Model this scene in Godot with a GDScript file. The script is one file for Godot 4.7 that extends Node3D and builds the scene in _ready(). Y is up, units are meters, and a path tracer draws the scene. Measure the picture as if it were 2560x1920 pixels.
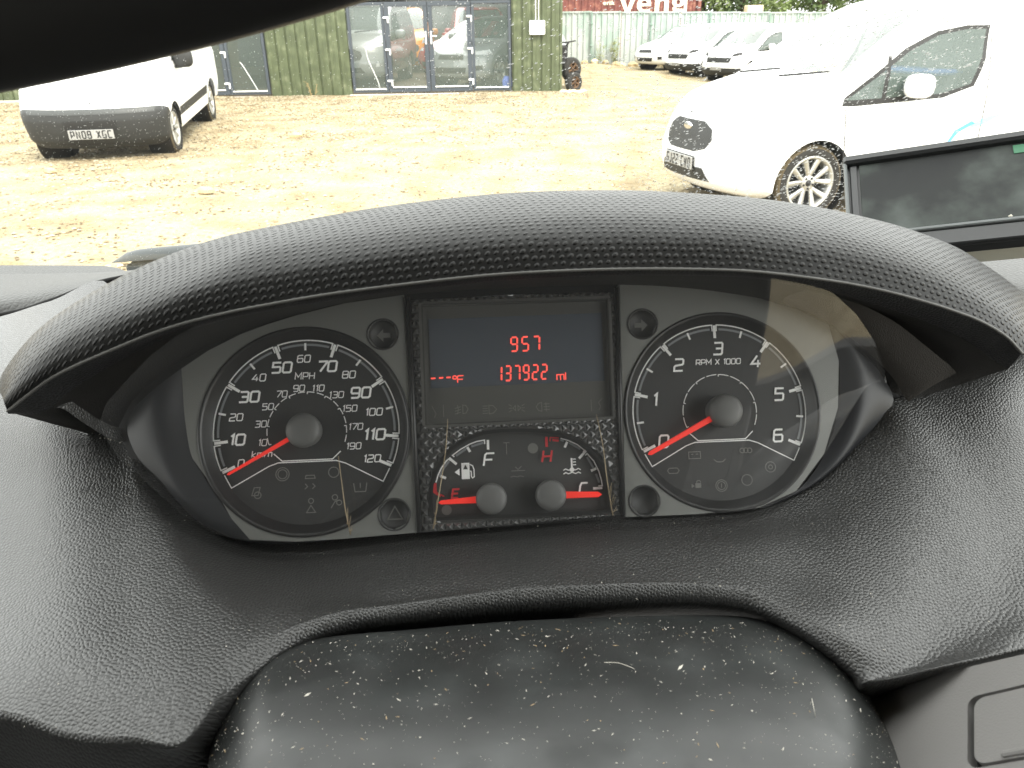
extends Node3D
# A yard seen over the instrument panel of a van.  Units are metres, y up; the driver's eye is at (0, 1.6, 0) and looks along -z.

var M := {}
var rng := RandomNumberGenerator.new()
var used := {}

# ------------------------------------------------------------------ nodes
func numbered(called: String) -> String:
	var n: int = used.get(called, 0)
	used[called] = n + 1
	return called if n == 0 else "%s_%03d" % [called, n]

func tag(o: Node3D, label: String, category := "", group := "") -> Node3D:
	o.set_meta("label", label)
	if category != "": o.set_meta("category", category)
	if group != "": o.set_meta("group", group)
	return o

func thing(called: String, label: String, category: String, at := Vector3.ZERO, group := "") -> Node3D:
	var o := Node3D.new()
	o.name = numbered(called)
	add_child(o)
	o.position = at
	return tag(o, label, category, group)

func put(called: String, mesh: Mesh, mat: Material, parent: Node = null, at := Vector3.ZERO) -> MeshInstance3D:
	var o := MeshInstance3D.new()
	o.mesh = mesh
	o.material_override = mat
	o.position = at
	if parent == null:
		o.name = numbered(called)
		add_child(o)
	else:
		o.name = called
		parent.add_child(o, true)
	return o

func stuff(o: Node) -> void:
	o.set_meta("kind", "stuff")

# ------------------------------------------------------------------ shapes
func begin() -> SurfaceTool:
	var st := SurfaceTool.new()
	st.begin(Mesh.PRIMITIVE_TRIANGLES)
	return st

func done(st: SurfaceTool, tangents := false) -> ArrayMesh:
	st.generate_normals()
	return st.commit()

func tri(st: SurfaceTool, a: Vector3, b: Vector3, c: Vector3, out: Vector3) -> void:
	if (a - c).cross(a - b).dot(out) < 0.0:
		var k := b
		b = c
		c = k
	st.add_vertex(a)
	st.add_vertex(b)
	st.add_vertex(c)

func quad(st: SurfaceTool, a: Vector3, b: Vector3, c: Vector3, d: Vector3, out: Vector3) -> void:
	tri(st, a, b, c, out)
	tri(st, a, c, d, out)

func box(st: SurfaceTool, c: Vector3, s: Vector3, bevel := 0.0, basis := Basis()) -> void:
	var h := s * 0.5
	var b: float = minf(bevel, minf(h.x, minf(h.y, h.z)) * 0.9)
	st.set_smooth_group(-1)
	if b <= 0.0:
		for ax in 3:
			for sg in [-1.0, 1.0]:
				var n := Vector3.ZERO
				n[ax] = sg
				var u := Vector3.ZERO
				u[(ax + 1) % 3] = 1.0
				var w := Vector3.ZERO
				w[(ax + 2) % 3] = 1.0
				var q := []
				for k in [[-1, -1], [1, -1], [1, 1], [-1, 1]]:
					q.append(c + basis * ((n + u * k[0] + w * k[1]) * h))
				quad(st, q[0], q[1], q[2], q[3], basis * n)
		return
	for ax in 3:
		for sg in [-1.0, 1.0]:
			var n := Vector3.ZERO
			n[ax] = sg
			var a1: int = (ax + 1) % 3
			var a2: int = (ax + 2) % 3
			var q := []
			for k in [[-1, -1], [1, -1], [1, 1], [-1, 1]]:
				var p := n * h
				p[a1] = k[0] * (h[a1] - b)
				p[a2] = k[1] * (h[a2] - b)
				q.append(c + basis * p)
			quad(st, q[0], q[1], q[2], q[3], basis * n)
	for ax in 3:
		var a1: int = (ax + 1) % 3
		var a2: int = (ax + 2) % 3
		for s1 in [-1.0, 1.0]:
			for s2 in [-1.0, 1.0]:
				var q := []
				for k in [[-1.0, 0], [1.0, 0], [1.0, 1], [-1.0, 1]]:
					var p := Vector3.ZERO
					p[ax] = k[0] * (h[ax] - b)
					p[a1] = s1 * (h[a1] - (b if k[1] == 1 else 0.0))
					p[a2] = s2 * (h[a2] - (0.0 if k[1] == 1 else b))
					q.append(c + basis * p)
				var o := Vector3.ZERO
				o[a1] = s1
				o[a2] = s2
				quad(st, q[0], q[1], q[2], q[3], basis * o)
	for sx in [-1.0, 1.0]:
		for sy in [-1.0, 1.0]:
			for sz in [-1.0, 1.0]:
				var sv := Vector3(sx, sy, sz)
				var q := []
				for ax in 3:
					var p := sv * (h - Vector3(b, b, b))
					p[ax] = sv[ax] * h[ax]
					q.append(c + basis * p)
				tri(st, q[0], q[1], q[2], basis * sv)

func boxmesh(c: Vector3, s: Vector3, bevel := 0.0, basis := Basis()) -> ArrayMesh:
	var st := begin()
	box(st, c, s, bevel, basis)
	return done(st)

# profile of (radius, height) turned about an axis
func lathe(st: SurfaceTool, prof: Array, seg: int, xf := Transform3D(), smooth := true) -> void:
	st.set_smooth_group(0 if smooth else -1)
	for i in prof.size() - 1:
		var a: Vector2 = prof[i]
		var b: Vector2 = prof[i + 1]
		var t := (b - a)
		var n2 := Vector2(t.y, -t.x)
		for k in seg:
			var a0 := TAU * k / seg
			var a1 := TAU * (k + 1) / seg
			var d0 := Vector3(cos(a0), 0, sin(a0))
			var d1 := Vector3(cos(a1), 0, sin(a1))
			var up := Vector3(0, 1, 0)
			var out := (d0 + d1) * n2.x + up * n2.y * 2.0
			quad(st, xf * (d0 * a.x + up * a.y), xf * (d0 * b.x + up * b.y), xf * (d1 * b.x + up * b.y), xf * (d1 * a.x + up * a.y), xf.basis * out)

func tube(st: SurfaceTool, pts: Array, r0: float, r1: float, seg := 8) -> void:
	st.set_smooth_group(0)
	var rings := []
	var side := Vector3.ZERO
	for i in pts.size():
		var t: Vector3 = (pts[mini(i + 1, pts.size() - 1)] - pts[maxi(i - 1, 0)]).normalized()
		if side == Vector3.ZERO:
			side = t.cross(Vector3(0.31, 0.87, 0.4)).normalized()
		side = (side - t * side.dot(t)).normalized()
		var up := t.cross(side)
		var r := lerpf(r0, r1, float(i) / maxf(1.0, pts.size() - 1))
		var ring := []
		for k in seg:
			var a := TAU * k / seg
			ring.append(pts[i] + (side * cos(a) + up * sin(a)) * r)
		rings.append(ring)
	for i in rings.size() - 1:
		for k in seg:
			var k1 := (k + 1) % seg
			var mid: Vector3 = (pts[i] + pts[i + 1]) * 0.5
			quad(st, rings[i][k], rings[i + 1][k], rings[i + 1][k1], rings[i][k1], (rings[i][k] + rings[i + 1][k1]) * 0.5 - mid)
	for e in [0, rings.size() - 1]:
		var t2: Vector3 = pts[e] - pts[1 if e == 0 else e - 1]
		for k in seg:
			tri(st, pts[e], rings[e][k], rings[e][(k + 1) % seg], t2)

func catmull(a: Variant, b: Variant, c: Variant, d: Variant, t: float) -> Variant:
	return 0.5 * ((2.0 * b) + (c - a) * t + (2.0 * a - 5.0 * b + 4.0 * c - d) * t * t + (3.0 * b - a - 3.0 * c + d) * t * t * t)

func refine(p: Array, n: int) -> Array:
	var len := [0.0]
	for i in p.size() - 1:
		len.append(len[-1] + p[i].distance_to(p[i + 1]))
	var r := []
	var i := 0
	for k in n:
		var s: float = len[-1] * k / (n - 1)
		while i < p.size() - 2 and len[i + 1] < s: i += 1
		var t: float = clampf((s - len[i]) / maxf(1e-9, len[i + 1] - len[i]), 0.0, 1.0)
		r.append(catmull(p[maxi(i - 1, 0)], p[i], p[i + 1], p[mini(i + 2, p.size() - 1)], t))
	return r

func spread(p: Array, per: int) -> Array:
	var r := []
	for i in p.size() - 1:
		for k in per:
			r.append(catmull(p[maxi(i - 1, 0)], p[i], p[i + 1], p[mini(i + 2, p.size() - 1)], float(k) / per))
	r.append(p[-1])
	return r

# smooth sheet through rows of points; UV in metres along and across; out: a point the sheet faces
func sheet(st: SurfaceTool, rows: Array, face: Vector3, planar := false) -> void:
	st.set_smooth_group(0)
	var uv := []
	var n: int = rows[0].size()
	var vs := []
	vs.resize(n)
	vs.fill(0.0)
	for j in rows.size():
		var u := 0.0
		var line := []
		for i in n:
			if i > 0: u += (rows[j][i] - rows[j][i - 1]).length()
			if j > 0: vs[i] += (rows[j][i] - rows[j - 1][i]).length()
			line.append(Vector2(u, vs[i]))
		var mid: float = line[n / 2].x
		for i in n:
			line[i] = Vector2(line[i].x - mid, line[i].y)
			if planar: line[i] = Vector2(rows[j][i].x, rows[j][i].y * 0.62 - rows[j][i].z * 0.78).rotated(0.45)
		uv.append(line)
	var mj: int = rows.size() / 2
	var mi: int = n / 2
	var nn: Vector3 = (rows[mj - 1][mi] - rows[mj][mi - 1]).cross(rows[mj - 1][mi] - rows[mj - 1][mi - 1])
	var flip: bool = nn.dot(face - rows[mj][mi]) > 0.0
	for j in rows.size() - 1:
		for i in n - 1:
			var q := [[j, i], [j, i + 1], [j + 1, i + 1], [j, i], [j + 1, i + 1], [j + 1, i]]
			# (a - c) x (a - b) for a = [j,i], b = [j,i+1], c = [j+1,i+1]
			if flip: q = [[j, i], [j + 1, i + 1], [j, i + 1], [j, i], [j + 1, i], [j + 1, i + 1]]
			for w in q:
				st.set_uv(uv[w[0]][w[1]])
				st.add_vertex(rows[w[0]][w[1]])

func loft(curves: Array, n: int, per: int) -> Array:
	var c := []
	for q in curves: c.append(refine(q, n))
	var rows := []
	for j in c.size() - 1:
		for k in per:
			var row := []
			for i in n:
				row.append(catmull(c[maxi(j - 1, 0)][i], c[j][i], c[j + 1][i], c[mini(j + 2, c.size() - 1)][i], float(k) / per))
			rows.append(row)
	rows.append(c[-1])
	return rows

# flat polygons -------------------------------------------------------
func to2(a: Array) -> PackedVector2Array:
	var r := PackedVector2Array()
	for p in a: r.append(Vector2(p.x, p.y))
	return r

func circle(c: Vector2, r: float, n := 48, ry := 0.0) -> PackedVector2Array:
	var p := PackedVector2Array()
	for i in n: p.append(c + Vector2(cos(TAU * i / n) * r, sin(TAU * i / n) * (ry if ry > 0.0 else r)))
	return p

func rounded(c: Vector2, s: Vector2, r: float, n := 5) -> PackedVector2Array:
	var p := PackedVector2Array()
	for k in 4:
		var o := Vector2(1 if k in [0, 3] else -1, 1 if k < 2 else -1)
		for i in n + 1:
			var a := PI / 2 * (k + float(i) / n)
			p.append(c + o * (s * 0.5 - Vector2(r, r)) + Vector2(cos(a), sin(a)) * r)
	return p

func rect2(x0: float, y0: float, x1: float, y1: float) -> PackedVector2Array:
	return PackedVector2Array([Vector2(x0, y0), Vector2(x1, y0), Vector2(x1, y1), Vector2(x0, y1)])

# outer less holes as simple pieces: cut into columns at the holes' centres first
func pieces(outer: PackedVector2Array, holes: Array, step := 0.0) -> Array:
	var lo := outer[0]
	var hi := outer[0]
	for p in outer:
		lo = lo.min(p)
		hi = hi.max(p)
	var cuts := [lo.x - 0.01, hi.x + 0.01]
	for h in holes:
		var c := 0.0
		for p in h: c += p.x / h.size()
		if c > lo.x and c < hi.x: cuts.append(c)
	if step > 0.0:
		var x := lo.x + step
		while x < hi.x:
			cuts.append(x)
			x += step
	cuts.sort()
	var out := []
	for i in cuts.size() - 1:
		if cuts[i + 1] - cuts[i] < 1e-6: continue
		var left: Array = Geometry2D.intersect_polygons(outer, rect2(cuts[i], lo.y - 1.0, cuts[i + 1], hi.y + 1.0))
		for h in holes:
			var next := []
			for p in left: next.append_array(Geometry2D.clip_polygons(p, h))
			left = next
		out.append_array(left)
	return out

func flat(st: SurfaceTool, poly: PackedVector2Array, z: float, xf := Transform3D()) -> void:
	st.set_smooth_group(-1)
	var t := Geometry2D.triangulate_polygon(poly)
	for i in range(0, t.size(), 3):
		tri(st, xf * Vector3(poly[t[i]].x, poly[t[i]].y, z), xf * Vector3(poly[t[i + 1]].x, poly[t[i + 1]].y, z), xf * Vector3(poly[t[i + 2]].x, poly[t[i + 2]].y, z), xf.basis * Vector3(0, 0, 1))

func walls(st: SurfaceTool, poly: PackedVector2Array, z0: float, z1: float, xf := Transform3D(), inward := false, grow := 0.0) -> void:
	st.set_smooth_group(0)
	var sgn := 1.0 if Geometry2D.is_polygon_clockwise(poly) else -1.0
	if inward: sgn = -sgn
	for i in poly.size():
		var a := poly[i]
		var b := poly[(i + 1) % poly.size()]
		var t := (b - a).normalized()
		var o := Vector3(-t.y, t.x, 0) * sgn
		quad(st, xf * Vector3(a.x, a.y, z0), xf * Vector3(b.x, b.y, z0), xf * Vector3(b.x, b.y, z1), xf * Vector3(a.x, a.y, z1), xf.basis * o)

func slab(poly: PackedVector2Array, z0: float, z1: float, bevel := 0.0) -> ArrayMesh:
	var st := begin()
	if bevel > 0.0:
		var inner: Array = Geometry2D.offset_polygon(poly, -bevel)
		if inner.size() == 1:
			flat(st, inner[0], z1)
			var ring: Array = pieces(poly, [inner[0]])
			for p in ring:
				var t := Geometry2D.triangulate_polygon(p)
				for i in range(0, t.size(), 3):
					var q := []
					for k in 3:
						var v: Vector2 = p[t[i + k]]
						q.append(Vector3(v.x, v.y, z1 if Geometry2D.is_point_in_polygon(v, Geometry2D.offset_polygon(inner[0], bevel * 0.25)[0]) else z1 - bevel))
					tri(st, q[0], q[1], q[2], Vector3(0, 0, 1))
			walls(st, poly, z0, z1 - bevel)
			return done(st)
	flat(st, poly, z1)
	walls(st, poly, z0, z1)
	return done(st)

# strokes -------------------------------------------------------------
func ribbon(st: SurfaceTool, p: Array, w: float, z: float, closed := false, xf := Transform3D()) -> void:
	var n := p.size()
	var l := []
	var r := []
	for i in n:
		var a: Vector2 = p[(i - 1 + n) % n] if closed or i > 0 else p[i]
		var b: Vector2 = p[(i + 1) % n] if closed or i < n - 1 else p[i]
		var d0: Vector2 = (p[i] - a).normalized() if a != p[i] else (b - p[i]).normalized()
		var d1: Vector2 = (b - p[i]).normalized() if b != p[i] else d0
		var m := (d0 + d1).normalized()
		if m == Vector2.ZERO: m = d0
		var nn := Vector2(-m.y, m.x)
		var k := w * 0.5 / maxf(0.35, nn.dot(Vector2(-d0.y, d0.x)))
		l.append(p[i] + nn * k)
		r.append(p[i] - nn * k)
	st.set_smooth_group(-1)
	for i in (n if closed else n - 1):
		var j := (i + 1) % n
		quad(st, xf * Vector3(l[i].x, l[i].y, z), xf * Vector3(l[j].x, l[j].y, z), xf * Vector3(r[j].x, r[j].y, z), xf * Vector3(r[i].x, r[i].y, z), xf.basis * Vector3(0, 0, 1))

func glyph(c: String) -> Array:
	# [advance, strokes...] in a cell one high; corners cut as on a square technical face
	match c:
		"0": return [0.95, [.12, 0, .68, 0, .8, .12, .8, .88, .68, 1, .12, 1, 0, .88, 0, .12, .12, 0]]
		"O": return [0.95, [.12, 0, .68, 0, .8, .12, .8, .88, .68, 1, .12, 1, 0, .88, 0, .12, .12, 0]]
		"1": return [0.5, [.08, .82, .3, 1, .3, 0]]
		"2": return [0.95, [.02, 1, .7, 1, .8, .9, .8, .6, .7, .52, .1, .44, 0, .34, 0, 0, .8, 0]]
		"3": return [0.95, [.02, 1, .7, 1, .8, .9, .8, .1, .7, 0, 0, 0], [.2, .51, .8, .51]]
		"4": return [0.98, [.5, 1, 0, .3, .85, .3], [.62, .62, .62, 0]]
		"5": return [0.95, [.8, 1, .04, 1, .04, .57, .7, .57, .8, .48, .8, .1, .7, 0, 0, 0]]
		"6": return [0.95, [.76, 1, .12, 1, 0, .88, 0, .12, .12, 0, .7, 0, .8, .1, .8, .46, .7, .56, 0, .56]]
		"7": return [0.88, [0, 1, .8, 1, .8, .9, .25, 0]]
		"8": return [0.95, [.12, 0, .68, 0, .8, .12, .8, .88, .68, 1, .12, 1, 0, .88, 0, .12, .12, 0], [0, .52, .8, .52]]
		"9": return [0.95, [.04, 0, .68, 0, .8, .12, .8, .88, .68, 1, .1, 1, 0, .9, 0, .54, .1, .44, .8, .44]]
		"M": return [1.15, [0, 0, 0, 1, .48, .35, .96, 1, .96, 0]]
		"P": return [0.95, [0, 0, 0, 1, .7, 1, .8, .9, .8, .5, .7, .4, 0, .4]]
		"H": return [0.98, [0, 0, 0, 1], [.8, 0, .8, 1], [0, .5, .8, .5]]
		"R": return [0.95, [0, 0, 0, 1, .7, 1, .8, .9, .8, .52, .7, .42, 0, .42], [.45, .42, .82, 0]]
		"X": return [0.95, [0, 0, .8, 1], [0, 1, .8, 0]]
		"F": return [0.85, [0, 0, 0, .88, .12, 1, .8, 1], [0, .48, .7, .48]]
		"E": return [0.85, [.8, 0, 0, 0, 0, 1, .8, 1], [0, .5, .7, .5]]
		"C": return [0.9, [.8, .9, .7, 1, .12, 1, 0, .88, 0, .12, .12, 0, .7, 0, .8, .1]]
		"c": return [0.9, [0, -.3, 0, .7, .12, 1, .8, 1]]
		"G": return [0.95, [.8, .88, .7, 1, .12, 1, 0, .88, 0, .12, .12, 0, .7, 0, .8, .1, .8, .46, .45, .46]]
		"J": return [0.8, [.62, 1, .62, .12, .5, 0, .12, 0, 0, .14]]
		"N": return [0.98, [0, 0, 0, 1, .8, 0, .8, 1]]
		"W": return [1.15, [0, 1, .22, 0, .48, .8, .74, 0, .96, 1]]
		"k": return [0.8, [0, 0, 0, 1], [.6, .68, .02, .3, .62, 0]]
		"m": return [1.1, [0, 0, 0, .68, .4, .68, .45, .6, .45, 0], [.45, .68, .85, .68, .9, .6, .9, 0]]
		"h": return [0.8, [0, 0, 0, 1], [0, .68, .5, .68, .58, .6, .58, 0]]
		"i": return [0.25, [0, 0, 0, .95]]
		"/": return [0.6, [0, 0, .45, 1]]
		"o": return [0.6, [.1, .55, .35, .55, .45, .65, .45, .9, .35, 1, .1, 1, 0, .9, 0, .65, .1, .55]]
	return [0.5]

func lettering(text: String, h: float, w: float, slant := 0.0, tight := 1.0, gap := 0.0) -> ArrayMesh:
	var st := begin()
	var total := 0.0
	for c in text: total += glyph(c)[0] * tight + gap
	var x := -total * 0.5 + 0.08 * tight + gap * 0.5
	for c in text:
		var g := glyph(c)
		for k in range(1, g.size()):
			var pts := []
			for i in range(0, g[k].size(), 2):
				var y: float = g[k][i + 1] - 0.5
				pts.append(Vector2((x + g[k][i] * tight + slant * y) * h, y * h))
			var closed: bool = pts[0].distance_to(pts[-1]) < 1e-6
			if closed: pts.pop_back()
			ribbon(st, pts, w, 0.0, closed)
		x += g[0] * tight + gap
	return done(st)

func arc(c: Vector2, r: float, a0: float, a1: float, n := 24) -> Array:
	var p := []
	for i in n + 1:
		var a := deg_to_rad(lerpf(a0, a1, float(i) / n))
		p.append(c + Vector2(sin(a), cos(a)) * r)
	return p

func strokes(lines: Array, w: float, z: float) -> ArrayMesh:
	var st := begin()
	for l in lines:
		var closed: bool = l[0].distance_to(l[-1]) < 1e-7 and l.size() > 2
		var p: Array = l.duplicate()
		if closed: p.pop_back()
		ribbon(st, p, w, z, closed)
	return done(st)

# ------------------------------------------------------------------ materials
func mat(called: String, lin: Color, rough: float, metal := 0.0) -> StandardMaterial3D:
	var m := StandardMaterial3D.new()
	m.resource_name = called
	m.albedo_color = lin.linear_to_srgb()
	m.roughness = rough
	m.metallic = metal
	M[called] = m
	return m

func pane(called: String, lin: Color, a: float) -> StandardMaterial3D:
	var m := mat(called, lin, 0.03)
	m.transparency = BaseMaterial3D.TRANSPARENCY_ALPHA
	m.albedo_color.a = a
	return m

func dots_image() -> ImageTexture:
	# a tile of small domes in a loose hexagonal field, no two quite alike
	var w := 320
	var h := 544
	var nx := 5
	var ny := 10
	var r := RandomNumberGenerator.new()
	r.seed = 91
	var c := []
	for j in ny:
		for i in nx:
			c.append(Vector3(i + (0.5 if j % 2 else 0.0) + r.randf_range(-.10, .10), j + r.randf_range(-.12, .12), r.randf_range(.82, 1.1)))
	var im := Image.create(w, h, false, Image.FORMAT_RGBA8)
	for y in h:
		for x in w:
			var p := Vector2(float(x) / w * nx, float(y) / h * ny)
			var v := 0.0
			for dj in [-1, 0, 1, 2]:
				for di in [-1, 0, 1, 2]:
					var q: Vector3 = c[posmod(int(p.y) + dj, ny) * nx + posmod(int(p.x) + di - 1, nx)]
					var d := Vector2(q.x - p.x, q.y - p.y)
					d.x -= round(d.x / nx) * nx
					d.y -= round(d.y / ny) * ny
					d.y *= 0.85
					var t := clampf((1.0 - d.length() / (0.35 * q.z)) * 1.5, 0.0, 1.0)
					v = maxf(v, t * t * (3.0 - 2.0 * t) * q.z / 1.1)
			im.set_pixel(x, y, Color(v, v, v))
	return ImageTexture.create_from_image(im)

func pebble_image(nx: int, ny: int, w: int, h: int, seed: int) -> ImageTexture:
	# a tile of irregular rounded grains
	var r := RandomNumberGenerator.new()
	r.seed = seed
	var c := []
	for j in ny:
		for i in nx:
			c.append(Vector2((i + (0.5 if j % 2 else 0.0) + r.randf_range(-.46, .46)) / nx, (j + 0.5 + r.randf_range(-.46, .46)) / ny))
	var im := Image.create(w, h, false, Image.FORMAT_RGBA8)
	for y in h:
		for x in w:
			var p := Vector2(float(x) / w, float(y) / h)
			var j0 := int(p.y * ny)
			var i0 := int(p.x * nx)
			var a := 9.0
			var b := 9.0
			for dj in [-2, -1, 0, 1, 2]:
				for di in [-2, -1, 0, 1, 2]:
					var q: Vector2 = c[posmod(j0 + dj, ny) * nx + posmod(i0 + di, nx)]
					var d := q - p
					d.x -= round(d.x)
					d.y -= round(d.y)
					var l := Vector2(d.x * nx, d.y * ny).length()
					if l < a:
						b = a
						a = l
					elif l < b: b = l
			var v := clampf((b - a) * 1.25, 0.0, 1.0)
			v = sqrt(v) * 0.75 + 0.25 * (1.0 - minf(1.0, a))
			im.set_pixel(x, y, Color(v, v, v))
	return ImageTexture.create_from_image(im)

func noise_tex(size: int, type: int, freq: float, seed: int, octaves := 1, ramp: Array = [], ret := -1) -> ImageTexture:
	var n := FastNoiseLite.new()
	n.seed = seed
	n.noise_type = type
	n.frequency = freq
	n.fractal_octaves = octaves
	if octaves == 1: n.fractal_type = FastNoiseLite.FRACTAL_NONE
	if ret >= 0: n.cellular_return_type = ret
	var im := n.get_seamless_image(size, size)
	im.convert(Image.FORMAT_RGBA8)
	if ramp.size() > 0:
		var g := Gradient.new()
		var off := PackedFloat32Array()
		var col := PackedColorArray()
		for r in ramp:
			off.append(r[0])
			col.append(r[1])
		g.offsets = off
		g.colors = col
		for y in size:
			for x in size:
				im.set_pixel(x, y, g.sample(im.get_pixel(x, y).r))
	return ImageTexture.create_from_image(im)

func srgb(r: float, g: float, b: float) -> Color:
	return Color(r, g, b).linear_to_srgb()

func make_materials() -> void:
	var cell := pebble_image(24, 24, 384, 384, 5)
	var fine := noise_tex(256, FastNoiseLite.TYPE_SIMPLEX, 0.12, 9, 2)
	var smudge := noise_tex(512, FastNoiseLite.TYPE_SIMPLEX, 0.012, 31, 5, [[0.0, Color(.45, .45, .45)], [0.45, Color(.55, .55, .55)], [1.0, Color(.85, .85, .85)]])
	# dimpled hood
	var m := mat("hood", Color(.014, .014, .0137), 0.40)
	m.metallic_specular = 0.34
	m.heightmap_enabled = true
	m.heightmap_texture = dots_image()
	m.heightmap_scale = 0.10
	m.heightmap_flip_texture = false
	m.uv1_scale = Vector3(1.0 / 0.0195, 1.0 / 0.033, 1)
	# leather-like grain of the lower dash
	m = mat("grain", Color(.029, .029, .0283), 0.36)
	m.metallic_specular = 0.58
	m.heightmap_enabled = true
	m.heightmap_texture = cell
	m.heightmap_scale = 0.030
	m.uv1_scale = Vector3(1.0 / 0.036, 1.0 / 0.036, 1)
	m = mat("grain_dark", Color(.02, .02, .021), 0.55)
	m.heightmap_enabled = true
	m.heightmap_texture = cell
	m.heightmap_scale = 0.04
	m.uv1_scale = Vector3(1.0 / 0.042, 1.0 / 0.042, 1)
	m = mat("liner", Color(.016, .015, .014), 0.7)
	m.heightmap_enabled = true
	m.heightmap_texture = fine
	m.heightmap_scale = 0.02
	m.uv1_triplanar = true
	m.uv1_scale = Vector3.ONE / 0.03
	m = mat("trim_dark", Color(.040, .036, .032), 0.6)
	m.heightmap_enabled = true
	m.heightmap_texture = fine
	m.heightmap_scale = 0.02
	m.uv1_triplanar = true
	m.uv1_scale = Vector3.ONE / 0.03
	mat("flank", Color(.016, .017, .020), 0.45)
	mat("worn", Color(.085, .083, .078), 0.6)
	mat("black", Color(.010, .010, .011), 0.6)
	mat("gap", Color(.004, .004, .004), 0.9)
	mat("rim", Color(.010, .010, .010), 0.55)
	m = mat("shroud", Color(1, 1, 1), 0.72)
	m.roughness_texture = smudge
	m.metallic_specular = 0.48
	m.albedo_texture = noise_tex(512, FastNoiseLite.TYPE_SIMPLEX, 0.010, 131, 6, [[0.0, srgb(.019, .0205, .020)], [0.45, srgb(.022, .0235, .023)], [0.7, srgb(.027, .0295, .029)], [1.0, srgb(.045, .049, .047)]])
	m.uv1_triplanar = true
	m.uv1_scale = Vector3(1.0 / 0.30, 1.0 / 0.25, 1.0 / 0.22)
	m = mat("trim", Color(.16, .155, .15), 0.5)
	m.heightmap_enabled = true
	m.heightmap_texture = fine
	m.heightmap_scale = 0.008
	m.uv1_triplanar = true
	m.uv1_scale = Vector3.ONE / 0.03
	# instrument panel
	m = mat("plate", Color(.18, .183, .172), 0.42, 0.2)
	m.heightmap_enabled = true
	m.heightmap_texture = fine
	m.heightmap_scale = 0.006
	m.uv1_triplanar = true
	m.uv1_scale = Vector3.ONE / 0.02
	mat("knurl", Color(.065, .065, .063), 0.22)
	M.knurl.metallic_specular = 0.8
	mat("dial", Color(.024, .024, .0235), 0.55)
	mat("dial_low", Color(.044, .044, .0425), 0.6)
	mat("ring", Color(.012, .012, .012), 0.35)
	m = mat("knob", Color(.11, .11, .107), 0.42)
	m.heightmap_enabled = true
	m.heightmap_texture = fine
	m.heightmap_scale = 0.01
	m.uv1_triplanar = true
	m.uv1_scale = Vector3.ONE / 0.012
	m = mat("print_white", Color(.88, .88, .87), 0.6)
	mat("print_grey", Color(.22, .23, .24), 0.6)
	mat("print_faint", Color(.16, .158, .145), 0.6)
	mat("print_red", Color(.55, .03, .035), 0.6)
	m = mat("needle", Color(.75, .05, .035), 0.4)
	m.emission_enabled = true
	m.emission = Color(1.0, .12, .07)
	m.emission_energy_multiplier = 0.08
	m = mat("digit", Color(.3, .02, .02), 0.5)
	m.emission_enabled = true
	m.emission = Color(1.0, .36, .30)
	m.emission_energy_multiplier = 0.32
	mat("lcd", Color(.076, .087, .105), 0.25)
	mat("lcd_frame", Color(.08, .08, .075), 0.4)
	pane("lens", Color(.9, .9, .9), 0.02)
	pane("screen_glass", Color(.8, .85, .85), 0.03)
	mat("arrow", Color(.14, .14, .13), 0.6)
	mat("straw", Color(.27, .215, .14), 0.8)
	mat("crumb", Color(.6, .57, .5), 0.8)
	mat("crumb_tan", Color(.42, .31, .18), 0.8)
	m = mat("speck", Color(.72, .73, .72), 0.8)
	m.backlight_enabled = true
	m.backlight = Color(.8, .8, .8)
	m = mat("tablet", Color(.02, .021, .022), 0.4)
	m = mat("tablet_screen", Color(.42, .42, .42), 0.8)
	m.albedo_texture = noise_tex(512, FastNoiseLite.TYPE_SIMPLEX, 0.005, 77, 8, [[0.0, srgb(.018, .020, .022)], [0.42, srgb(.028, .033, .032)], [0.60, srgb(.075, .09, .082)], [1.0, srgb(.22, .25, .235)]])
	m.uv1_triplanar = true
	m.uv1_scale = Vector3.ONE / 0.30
	mat("tablet_edge", Color(.11, .12, .12), 0.5)
	mat("sticker_green", Color(.02, .13, .06), 0.5)
	mat("paper", Color(.62, .60, .50), 0.8)
	mat("grey_plastic", Color(.035, .041, .042), 0.5)
	m = mat("tray", Color(.035, .035, .033), 0.55)
	m.heightmap_enabled = true
	m.heightmap_texture = cell
	m.heightmap_scale = 0.05
	m.uv1_scale = Vector3(1.0 / 0.1, 1.0 / 0.1, 1)
	mat("cab", Color(.24, .24, .235), 0.8)
	mat("cab_dark", Color(.06, .06, .06), 0.8)
	# outside
	m = mat("ground", Color(1, 1, 1), 0.95)
	m.albedo_texture = noise_tex(1024, FastNoiseLite.TYPE_SIMPLEX, 0.006, 3, 6, [[0.0, srgb(.19, .145, .080)], [0.28, srgb(.245, .195, .112)], [0.45, srgb(.28, .232, .140)], [0.7, srgb(.31, .262, .163)], [1.0, srgb(.34, .295, .195)]])
	m.uv1_scale = Vector3(1.0 / 6.0, 1.0 / 6.0, 1)
	m.heightmap_enabled = true
	m.heightmap_texture = noise_tex(1024, FastNoiseLite.TYPE_SIMPLEX, 0.02, 13, 5)
	m.heightmap_scale = 6.0
	m.detail_enabled = true
	m.detail_blend_mode = BaseMaterial3D.BLEND_MODE_MUL
	m.detail_albedo = noise_tex(512, FastNoiseLite.TYPE_CELLULAR, 0.06, 21, 1, [[0.0, srgb(1, 1, 1)], [0.55, srgb(.95, .92, .88)], [1.0, srgb(.55, .48, .38)]], FastNoiseLite.RETURN_DISTANCE)
	m.detail_uv_layer = BaseMaterial3D.DETAIL_UV_2
	m.uv2_scale = Vector3(1.0 / 1.3, 1.0 / 1.3, 1)
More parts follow.
